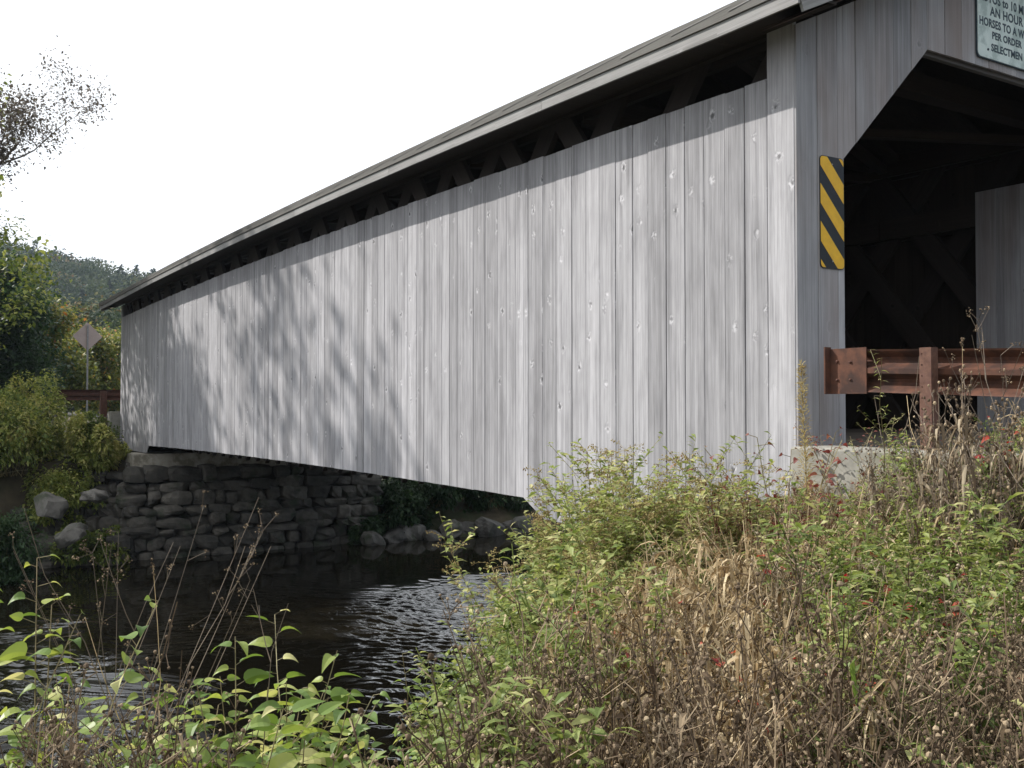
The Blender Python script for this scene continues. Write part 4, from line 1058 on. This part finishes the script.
def broad_branch_plant(n_st, h, rad, seed, ll=.12, lw=.075, leafn=13, lean=.45, tm=.55, prof=PROF_HEART, droop=.5):
    """arching stems with alternate broad pointed leaves on short stalks"""
    rg = np.random.default_rng(seed); st, lf = MB(), MB()
    for s_ in range(n_st):
        hh = h * rg.uniform(.65, 1.05); az = rg.uniform(0, 6.28); b = rad * rg.uniform(0, 1)
        P = stem_curve(hh, rg.uniform(.1, lean), az) + np.array([b * math.cos(az), b * math.sin(az), 0]); tubes(st, P[None], np.linspace(.0045, .0016, len(P))[None], rg.uniform(.3, .9))
        ts = np.linspace(.28, 1, leafn) + rg.normal(0, .01, leafn); ts = np.clip(ts, 0, 1); Q = along(P, ts); a = np.where(np.arange(leafn) % 2 == 0, az + 1.57, az - 1.57) + rg.normal(0, .5, leafn)
        D = np.stack([np.cos(a), np.sin(a), rg.uniform(.1, .6, leafn)], 1); D = unit(D); pe = .02 + .02 * rg.uniform(0, 1, leafn)
        tubes(st, np.stack([Q, Q + D * pe[:, None] * .5, Q + D * pe[:, None]], 1), .0011)
        sc = rg.uniform(.55, 1.2, leafn) * (1.15 - .6 * ts ** 3)
        roll = np.tile([0, 0, 1.0], (leafn, 1)) + rg.normal(0, .45, (leafn, 3))
        blades(lf, Q + D * pe[:, None], D, ll * sc, lw * sc, prof, droop * rg.uniform(.4, 1.5, leafn), .14, np.clip(rg.normal(tm, .2, leafn), 0, 1), roll)
    return st, lf
def tuft(n, h, rad, seed, w_=.006, lean=(.2, 1.0), droop=(.2, 1.1)):
    rg = np.random.default_rng(seed); mb = MB(); a = rg.uniform(0, 6.28, n); l_ = rg.uniform(*lean, n)
    P = np.stack([np.cos(a) * rad * rg.uniform(0, 1, n), np.sin(a) * rad * rg.uniform(0, 1, n), np.zeros(n)], 1)
    D = np.stack([np.cos(a) * l_, np.sin(a) * l_, np.ones(n)], 1)
    blades(mb, P, D, h * rg.uniform(.5, 1.1, n), w_ * rg.uniform(.6, 1.4, n), ([0, .2, .45, .7, .88, 1.0], [.8, 1, 1, .8, .5, .05]), rg.uniform(*droop, n), .2, np.clip(rg.normal(.5, .22, n), 0, 1))
    return mb
def arr(mb): return np.concatenate(mb.V), np.concatenate(mb.F), np.concatenate(mb.T)
def scatter(name, variants, spots, mat, label, cat, tj=.12):
    """one object of growth nobody could count: variants repeated at spots (x, y, z, rot, scale)"""
    mb = MB(); A = [arr(v) for v in variants]
    for i, (x, y, z, r_, s_) in enumerate(spots):
        V, F, T = A[i % len(A)]; c, sn = math.cos(r_) * s_, math.sin(r_) * s_
        W = np.stack([V[:, 0] * c - V[:, 1] * sn + x, V[:, 0] * sn + V[:, 1] * c + y, V[:, 2] * s_ + z], 1)
        F2 = np.where(F < 0, F, F + mb.n); mb.V.append(W); mb.F.append(F2); mb.T.append(np.clip(T + random.uniform(-tj, tj), 0, 1)); mb.B.append(W); mb.n += len(W)
    o = mb.obj(name, mat); tag(o, label, cat, kind='stuff'); return o
def spots(n, pxr, dr, hgt, seed, thin=None):
    """random ground spots across the near bank; hgt(px, d) gives a scale, 0 drops the spot"""
    rg = random.Random(seed); L = []
    while len(L) < n:
        d = math.sqrt(rg.uniform(dr[0] ** 2, dr[1] ** 2)); px = rg.uniform(*pxr); p = pix(px, d)
        s_ = hgt(px, d, p)
        if thin and not thin(px, d): continue
        if s_ <= 0 or rg.random() > min(1, s_ * 3): 
            n -= 0 if rg.random() > .02 else 1; continue
        z = float(ground_h(p[0], p[1]))
        if p[1] > -.34 or z < WATER + .02: continue
        s_ *= rg.uniform(.75, 1.2); L.append((p[0], p[1], z - .02, rg.uniform(0, 6.28), s_))
    return L
def top_y(px):
    """image row that the mixed weeds reach, used to judge how tall they grow in each part of the bank"""
    return float(np.interp(px, [-300, 0, 90, 180, 300, 345, 400, 440, 490, 560, 640, 720, 790, 860, 940, 1030, 1300], [600, 655, 640, 660, 700, 770, 790, 740, 600, 520, 520, 500, 480, 470, 420, 395, 380]))
def weed_h(base_h, frac=1.0, cap=1.3):
    def f(px, d, p):
        z = float(ground_h(p[0], p[1])); lim = -(top_y(px) - 408) / 1000 * d - z
        return max(0.0, min(lim * frac / base_h, cap))
    return f
ALLPX = (-350, 1350)
def zone(k, px, d):
    p = pix(px, d); x, y = p[0], p[1]
    return math.sin(x * 2.3 + k * 1.7 + 1.3 * math.sin(y * 1.9 + k)) * math.cos(y * 2.7 - k * 2.1 + math.sin(x * 1.6)) + .35 * math.sin(x * 6.1 + y * 5.3 + k)
# grey brown seed-head weeds
W1 = []
for s_ in range(7):
    st, hd, lf = fine_weed(3, .85, .05, 300 + s_, headr=.0042, nheads=10, curled=.6)
    m_ = MB(); 
    for q in (st, hd, lf): V, F, T = arr(q); m_.V.append(V); m_.F.append(np.where(F < 0, F, F + m_.n)); m_.T.append(T); m_.B.append(V); m_.n += len(V)
    W1.append(m_)
scatter('dried_weeds', W1, spots(290, ALLPX, (1.9, 4.4), weed_h(.9, .93, 1.15), 1, lambda px, d: (d < 2.75 and px > 440) or (px < 215 and (d < 3.2 or zone(9, px, d) > 0) and zone(8, px, d) > -.45)), G['seed'], 'grey brown dried weeds with small round seed heads filling the foot of the near bank', 'weeds')
scatter('dried_weeds', W1, spots(240, (700, 1350), (3.2, 7.4), weed_h(.9, .9, 1.0), 2, lambda px, d: zone(1, px, d) > .1), G['tanmix'], 'pale brown dried weeds on the upper right slope below the guard rail', 'weeds')
# curled dead leaf stalks
W2 = []
for s_ in range(6):
    st, hd, lf = fine_weed(3, .7, .05, 330 + s_, headr=.004, nheads=4, curled=2.6, spread=.6)
    m_ = MB()
    for q in (st, lf): V, F, T = arr(q); m_.V.append(V); m_.F.append(np.where(F < 0, F, F + m_.n)); m_.T.append(T); m_.B.append(V); m_.n += len(V)
    W2.append(m_)
scatter('dead_leafy_stalks', W2, spots(420, (590, 1350), (2.6, 7.2), weed_h(.75, .95, 1.15), 3, lambda px, d: zone(2, px, d) > -.15 and (px > 700 or d < 4.4) and (px < 860 or zone(7, px, d) > .55)), G['deadleaf'], 'tan dead leafy stalks tangled on the right hand bank', 'weeds')
# grasses
TG = [tuft(46, .62, .05, 400 + i) for i in range(5)]
scatter('dry_grass', TG, spots(620, ALLPX, (1.8, 7.5), weed_h(.6, .75, 1.15), 4, lambda px, d: zone(3, px, d) > -.2 and not (250 < px < 470)), G['dry'], 'straw coloured dry grass across the near bank', 'grass')
TG2 = [tuft(30, .66, .06, 410 + i, .0105) for i in range(5)]
scatter('green_grass', TG2, spots(760, ALLPX, (1.8, 7.5), weed_h(.6, .86, 1.15), 5, lambda px, d: zone(4, px, d) > 0 and not (250 < px < 440)), G['grass'], 'green grass blades among the dried weeds of the near bank', 'grass')
# small leafy ground cover
LC = []
for i in range(6):
    st, lf = broad_branch_plant(5, .42, .09, 430 + i, ll=.05, lw=.026, leafn=14, lean=.8, prof=PROF_LEAF); m_ = MB()
    for q in (st, lf): V, F, T = arr(q); m_.V.append(V); m_.F.append(np.where(F < 0, F, F + m_.n)); m_.T.append(T); m_.B.append(V); m_.n += len(V)
    LC.append(m_)
scatter('leafy_ground_cover', LC, spots(800, ALLPX, (1.8, 8.5), weed_h(.42, .6, 1.2), 6, lambda px, d: (zone(5, px, d) > .1 or (440 < px < 620)) and not (240 < px < 440)), G['broad'], 'low green leafy ground cover growing between the weeds', 'ground cover')

LS = []; rb_ = random.Random(77)
while len(LS) < 420:
    x, y = rb_.uniform(-6.5, .6), rb_.uniform(-7, 1.6); z = float(ground_h(x, y))
    if z < WATER + .03 or z > -1.3: continue
    LS.append((x, y, z - .02, rb_.uniform(0, 6.28), rb_.uniform(.35, .75)))
scatter('shore_growth', LC + TG2, LS, G['grass'], 'low green growth on the steep foot of the near bank by the water', 'ground cover')
GW = []
for i in range(5):
    st, lf, pl = goldenrod_clump(2, .7, .8, .05, 480 + i, leafn=46, plume=False, ll=.08, lw=.022, tm=.42); m_ = MB()
    for q in (st, lf): V, F, T = arr(q); m_.V.append(V); m_.F.append(np.where(F < 0, F, F + m_.n)); m_.T.append(T); m_.B.append(V); m_.n += len(V)
    GW.append(m_)
scatter('green_weeds', GW, spots(330, (440, 1350), (2.0, 7.2), weed_h(.8, .9, 1.2), 7, lambda px, d: zone(6, px, d) > .2 or px < 560 or (px > 880 and zone(7, px, d) < 0)), G['goldenrod'], 'leafy green weeds growing through the dry stalks of the right hand bank', 'weeds')
def plant(root_name, parts, px, d, label, cat='plant', group=None, rz=None, s=1.0, ytop=None, h=None, sink=.02):
    p = pix(px, d); z = float(ground_h(p[0], p[1])) - sink
    if ytop is not None: s = (-(ytop - 408) / 1000 * d - z) / h
    r_ = empty(root_name, (p[0], p[1], z), random.uniform(0, 6.28) if rz is None else rz, label, cat, group)
    r_.scale = (s * min(1.0, 1.0 / s ** .4), ) * 2 + (s,) if s > 0 else (1, 1, 1)
    part_objs(r_, parts); return r_
def replant(src, px, d, label, ytop, h, rz=None):
    p = pix(px, d); z = float(ground_h(p[0], p[1])) - .02; s = (-(ytop - 408) / 1000 * d - z) / h
    return clone(src, (p[0], p[1], z), random.uniform(0, 6.28) if rz is None else rz, (s * min(1.0, 1.0 / s ** .4),) * 2 + (s,), label)
# goldenrod clumps
GG = 'goldenrod clumps on the near bank'
protos = []
for i in range(3):
    st, lf, pl = goldenrod_clump(36, 1.0, 1.5, .44, 500 + i, tm=.47 + .07 * i, ll=.098, lw=.027, leafn=80); protos.append(('goldenrod_clump', [('stems', st, G['stem']), ('foliage', lf, G['goldenrod']), ('flower_plumes', pl, G['plume'])]))
GR = [(668, 6.0, 452, 0, 'tallest goldenrod clump standing against the siding'), (632, 5.7, 462, 1, 'goldenrod clump with tan plumes left of the tallest one'), (708, 6.1, 480, 2, 'goldenrod clump right of the tallest one near the siding foot'),
      (610, 5.6, 520, 0, 'bright green goldenrod clump below the siding notch'), (560, 5.3, 528, 1, 'goldenrod clump leaning left over the water at the siding notch'), (548, 4.9, 585, 2, 'leftmost low goldenrod clump at the water edge'),
      (620, 4.8, 560, 2, 'leafy goldenrod clump in the middle of the green bank'), (570, 4.5, 615, 0, 'yellowish goldenrod clump low on the left slope'), (655, 5.1, 525, 1, 'green goldenrod clump in front of the tallest one'),
      (545, 4.0, 660, 1, 'small goldenrod clump above the bottom edge beside the water'), (745, 6.0, 505, 0, 'goldenrod clump beside the reddish brown weeds'),
      (585, 5.0, 565, 2, 'light green goldenrod clump between the notch and the middle slope'), (700, 5.4, 535, 0, 'goldenrod clump in front of the siding foot beside the asters'), (520, 4.4, 650, 0, 'goldenrod clump hanging over the ripples'),
      (600, 4.0, 640, 1, 'goldenrod clump among the tan stalks at the lower middle'), (650, 5.6, 488, 2, 'dense goldenrod clump filling the middle of the tall green bush'), (686, 5.8, 492, 1, 'goldenrod clump at the right side of the tall green bush')]
src = {}
for i, (px, d, yt, k, lb) in enumerate(GR):
    if k not in src: src[k] = plant(protos[k][0], protos[k][1], px, d, lb, 'goldenrod', GG, ytop=yt, h=1.42)
    else: replant(src[k], px, d, lb, yt, 1.42)
# broad leaved plants, left
GBL = 'broad leaved plants at the near left'
st, lf = broad_branch_plant(8, 1.15, .16, 606, tm=.66, leafn=24, lean=.5, ll=.085, lw=.054); st2, lf2 = broad_branch_plant(11, 1.0, .2, 602, tm=.58, leafn=18, lean=.6, ll=.14, lw=.066)
A_ = plant('broad_leaved_plant', [('stems', st, G['stem']), ('foliage', lf, G['broad'])], 35, 2.9, 'green broad leaved plant at the left edge with pale heart shaped leaves', 'plant', GBL, ytop=560, h=1.1)
B_ = plant('broad_leaved_plant', [('stems', st2, G['stem']), ('foliage', lf2, G['broad'])], 245, 3.1, 'yellow green broad leaved plant beside the water at the bottom left', 'plant', GBL, ytop=650, h=.95)
replant(B_, 262, 3.0, 'large leaved plant between the water and the seed heads', 662, .95); replant(B_, 190, 3.3, 'leafy plant standing left of the open water', 672, .95)
replant(B_, 288, 3.3, 'broad leaved plant reaching right over the water with whitish leaves', 648, .95)
replant(A_, -40, 2.7, 'broad leaved plant just outside the left edge', 590, 1.1)
# vine-like sapling over the water
st, lf = broad_branch_plant(5, .95, .14, 611, ll=.06, lw=.036, leafn=16, lean=.7, tm=.6)
C_ = plant('leafy_sapling', [('stems', st, G['stem']), ('foliage', lf, G['broad'])], 420, 4.1, 'thin leafy sapling in front of the rippled water', 'sapling', 'saplings by the water', ytop=660, h=.9)
replant(C_, 452, 4.3, 'small leafy sapling right of the one before the ripples', 690, .9); replant(C_, 372, 3.9, 'low leafy sapling at the bottom edge under the open water', 738, .9)
# maroon leaved shrubs near the portal corner
st, lf = broad_branch_plant(16, .62, .2, 621, ll=.05, lw=.035, leafn=16, lean=.9, tm=.45)
D_ = plant('maroon_shrub', [('stems', st, G['stem']), ('foliage', lf, G['maroon'])], 785, 6.6, 'dark maroon leaved shrub at the bridge corner', 'shrub', 'maroon shrubs by the bridge corner', ytop=432, h=.6)
replant(D_, 762, 6.3, 'maroon and green shrub just left of the bridge corner', 462, .6); replant(D_, 850, 7.15, 'dark reddish shrub in front of the portal sill behind the wing wall', 425, .6); replant(D_, 800, 6.2, 'low maroon shrub in front of the concrete wing wall end', 480, .6)
# reddish brown aster masses
st, hd, lf = fine_weed(16, .7, .22, 631, headr=.005, nheads=10, curled=1.6)
E_ = plant('brown_aster_clump', [('stems', st, G['maroon']), ('seed_heads', hd, G['seed']), ('foliage', lf, G['maroon'])], 735, 5.7, 'reddish brown dried aster clump right of the goldenrods', 'dried aster', 'reddish brown aster clumps', ytop=492, h=.72)
replant(E_, 775, 5.6, 'reddish brown aster clump below the maroon shrub', 492, .72); replant(E_, 815, 5.5, 'brown aster clump in front of the wing wall', 505, .72); st, hd, lf = fine_weed(16, .7, .22, 633, headr=.0055, nheads=10, curled=1.8)
E_ = plant('grey_aster_clump', [('stems', st, G['darkstem']), ('seed_heads', hd, G['seed']), ('foliage', lf, G['tanmix'])], 905, 5.3, 'grey brown aster clump left of the guard rail post', 'dried aster', 'grey brown aster clumps', ytop=455, h=.72)
replant(E_, 985, 4.6, 'grey brown aster clump at the right edge before the rail', 405, .72); replant(E_, 1020, 4.3, 'tall grey brown aster clump cut by the right edge', 392, .72)
replant(E_, 950, 5.2, 'brown aster clump right of the guard rail post', 440, .72)
# grass clumps
def gclump(n, h, seed, w_): return tuft(n, h, .06, seed, w_, (.15, .8), (.3, 1.4))
F_ = plant('green_grass_clump', [('blades', gclump(34, .62, 641, .012), G['grass'])], 815, 4.9, 'bright green long bladed grass clump on the middle of the right slope', 'grass clump', 'long bladed grass clumps', ytop=520, h=.5)
for px, d, yt, lb in ((870, 6.2, 440, 'green grass clump in front of the wing wall'), (965, 5.0, 440, 'leaning green grass clump below the rail on the right'), (1010, 4.4, 470, 'green grass clump at the right edge of the slope'), (925, 4.4, 540, 'green grass clump under the rail post lower on the slope'), (760, 4.8, 590, 'green grass clump among the tan stalks'), (215, 3.3, 690, 'green grass clump left of the broad leaved plants'), (440, 3.6, 730, 'green grass clump at the bottom beside the water')):
    replant(F_, px, d, lb, yt, .5)
for px, d, yt, lb in ((900, 5.4, 452, 'green grass clump at the foot of the guard rail post'), (990, 5.2, 418, 'upright green grass clump below the rail near the right edge'), (1015, 3.6, 520, 'broad green grass clump cut by the right edge'), (940, 3.6, 600, 'green grass clump above the bottom seed heads on the right'), (840, 5.6, 478, 'pale green grass clump right of the wing wall end'), (700, 4.2, 600, 'green grass clump below the goldenrods in the tan stalks'), (980, 4.2, 505, 'arching green grass clump on the upper right slope')):
    replant(F_, px, d, lb, yt, .5)
# tall single plants
def spire(seed):
    st, lf = MB(), MB(); P = stem_curve(1.0, .08, 1.0); tubes(st, P[None], np.linspace(.005, .002, 6)[None], .5)
    n = 1100; ts = np.random.default_rng(seed).uniform(.35, 1, n); Q = along(P, ts); rr_ = .045 * np.sin(np.clip((1.03 - ts) / .6, 0, 1) * 1.57) ** .7
    u = rand_dirs(n, -.1, .9); blades(lf, Q + u * (rr_ * rng.uniform(0, 1, n))[:, None], u, .022, .005, PROF_QUICK, .1, .1, np.clip(rng.normal(.6, .2, n), 0, 1))
    return st, lf
st, lf = spire(1); plant('tall_seed_spire', [('stem', st, G['stem']), ('seed_spike', lf, G['plume'])], 807, 6.4, 'tall bushy yellow brown seed spike rising before the portal jamb', 'weed', ytop=362, h=1.0, s=1)
st, lf = broad_branch_plant(1, .8, .01, 651, ll=.07, lw=.03, leafn=14, lean=.12, tm=.85, prof=PROF_LEAF)
plant('yellow_leaved_stalk', [('stem', st, G['stem']), ('foliage', lf, G['goldenrod'])], 818, 6.1, 'single stalk with yellow green leaves before the wing wall end', 'weed', ytop=430, h=.8)
st, lf, pl = goldenrod_clump(1, 1.0, 1.01, .01, 655, leafn=40, ll=.06, lw=.007, tm=.55); plant('slender_weed', [('stem', st, G['stem']), ('foliage', lf, G['goldenrod']), ('flower_plumes', pl, G['plume'])], 880, 5.9, 'slender green weed standing left of the guard rail post', 'weed', ytop=352, h=1.0)
st, lf, pl = goldenrod_clump(3, .8, 1.01, .06, 656, leafn=60, ll=.05, lw=.007, tm=.7); plant('feathery_weed', [('stem', st, G['stem']), ('foliage', lf, G['goldenrod'])], 872, 6.2, 'feathery pale green weed at the top of the wing wall', 'weed', ytop=412, h=.95)
# bare stems
def bare(seed, h, nb, head=0.0, lean=.2, r0=.003):
    rg = np.random.default_rng(seed); st, hd = MB(), MB(); az = rg.uniform(0, 6.28); P = stem_curve(h, lean, az, 8); tubes(st, P[None], np.linspace(r0, r0 * .4, 8)[None], .7)
    for b in range(nb):
        t = rg.uniform(.35, .9); q = along(P, np.array([t]))[0]; a = rg.uniform(0, 6.28); d = unit(np.array([math.cos(a) * .55, math.sin(a) * .55, 1.3])); L = h * (1.05 - t) * rg.uniform(.6, 1.0)
        s = np.linspace(0, 1, 6); B = q + d * (s * L)[:, None] + np.stack([np.cos(a) * s ** .5, np.sin(a) * s ** .5, 0 * s], 1) * .03; tubes(st, B[None], np.linspace(r0 * .7, r0 * .3, 6)[None], .6)
        for c in range(4):
            e = B[rg.integers(2, 6)]; e2 = e + unit(rg.normal(0, 1, 3) + np.array([0, 0, 1.4])) * rg.uniform(.03, .09); tubes(st, np.stack([e, (e + e2) / 2, e2])[None], r0 * .35)
            if head: heads(hd, e2 + rg.normal(0, .006, (7, 3)), head)
    if head and nb == 0: heads(hd, P[-1] + rg.normal(0, .003, (10, 3)) * np.array([1, 1, 5]), head)
    return st, hd
BS = [(150, 3.3, 482, 1.7, 7, .0028, .25, 'tall branching dead stalk with withered tips in front of the stone abutment'), (118, 3.4, 540, 1.5, 5, .0028, .3, 'shorter branching dead stalk left of the tallest one'), (157, 3.0, 560, 1.4, 0, .004, .04, 'straight pale cattail like stalk before the dark water'),
      (172, 3.5, 590, 1.2, 0, .0, .25, 'bare thin stem leaning right before the dark water'), (238, 3.2, 600, 1.2, 1, .0, .15, 'thin forked bare stem rising above the yellow green plant'), (60, 3.2, 540, 1.4, 3, .0028, .3, 'thin dead stalk rising above the leaves at the left edge'),
      (960, 5.2, 342, 1.2, 0, .006, .03, 'straight thin stem with a white nodding tip before the rail'), (1000, 4.8, 330, 1.3, 4, .0028, .2, 'thin grey branching stem crossing the rail at the right edge'), (940, 4.9, 378, 1.0, 0, 0, .5, 'curved tan grass stem arching beside the rail post'),
      (1018, 4.4, 318, 1.4, 4, .0028, .2, 'tall fine grey stem at the right edge above the rail'), (888, 5.5, 350, 1.1, 1, .0, .35, 'bare leaning stem left of the rail post'), (1005, 2.9, 600, 1.0, 0, 0, .15, 'long pale straw stem low at the right edge')]
for i, (px, d, yt, h, nb, hr, ln, lb) in enumerate(BS):
    st, hd = bare(700 + i, h, nb, hr, ln); plant('bare_stalk', [('stem', st, G['darkstem'] if nb else G['dry']), ('seed_heads', hd, G['seed'])], px, d, lb, 'dead stalk', 'bare stalks', ytop=yt, h=h)
# red leaved sprigs
st, lf = broad_branch_plant(5, .34, .07, 661, ll=.05, lw=.03, leafn=7, lean=.9, tm=.5, prof=PROF_LEAF)
RS = [(955, 3.6, 612, 'red leaved sprig at the right among the dead leaves'), (640, 3.9, 630, 'dark red sprig left of the middle of the weeds'), (790, 4.0, 565, 'red orange sprig in the tan grass of the middle slope'), (1012, 3.4, 625, 'red sprig at the right edge'), (870, 3.3, 660, 'red leaved sprig left of the hanging pale leaf'),
      (700, 3.3, 690, 'small red sprig near the bottom of the weeds'), (588, 3.7, 690, 'orange red sprig low beside the grass'), (815, 2.8, 690, 'small red sprig above the bottom seed heads'), (1015, 5.0, 440, 'tiny red sprig near the rail at the right edge'), (925, 3.9, 590, 'bright red leaves in the middle of the right slope')]
first = None
for px, d, yt, lb in RS:
    if first is None: first = plant('red_leaved_sprig', [('stems', st, G['stem']), ('foliage', lf, G['red'])], px, d, lb, 'sprig', 'red leaved sprigs', ytop=yt, h=.75); h_first = .75
    else:
        p = pix(px, d); zt = -(yt - 408) / 1000 * d; clone(first, (p[0], p[1], zt - .30), random.uniform(0, 6.28), 1.25, lb)
p = pix(RS[0][0], RS[0][1]); first.location = (p[0], p[1], -(RS[0][2] - 408) / 1000 * RS[0][1] - .30); first.scale = (1.25,) * 3
# drooping pale leaf plant
st, lf = broad_branch_plant(2, .75, .02, 671, ll=.13, lw=.04, leafn=6, lean=.3, tm=.9, prof=PROF_LEAF, droop=1.6)
plant('drooping_leaf_plant', [('stem', st, G['stem']), ('foliage', lf, G['broad'])], 915, 2.35, 'pale green plant with long drooping leaves low on the right', 'plant', ytop=645, h=.72)
print('objects', len(bpy.data.objects), 'polys', sum(len(m.polygons) for m in bpy.data.meshes))
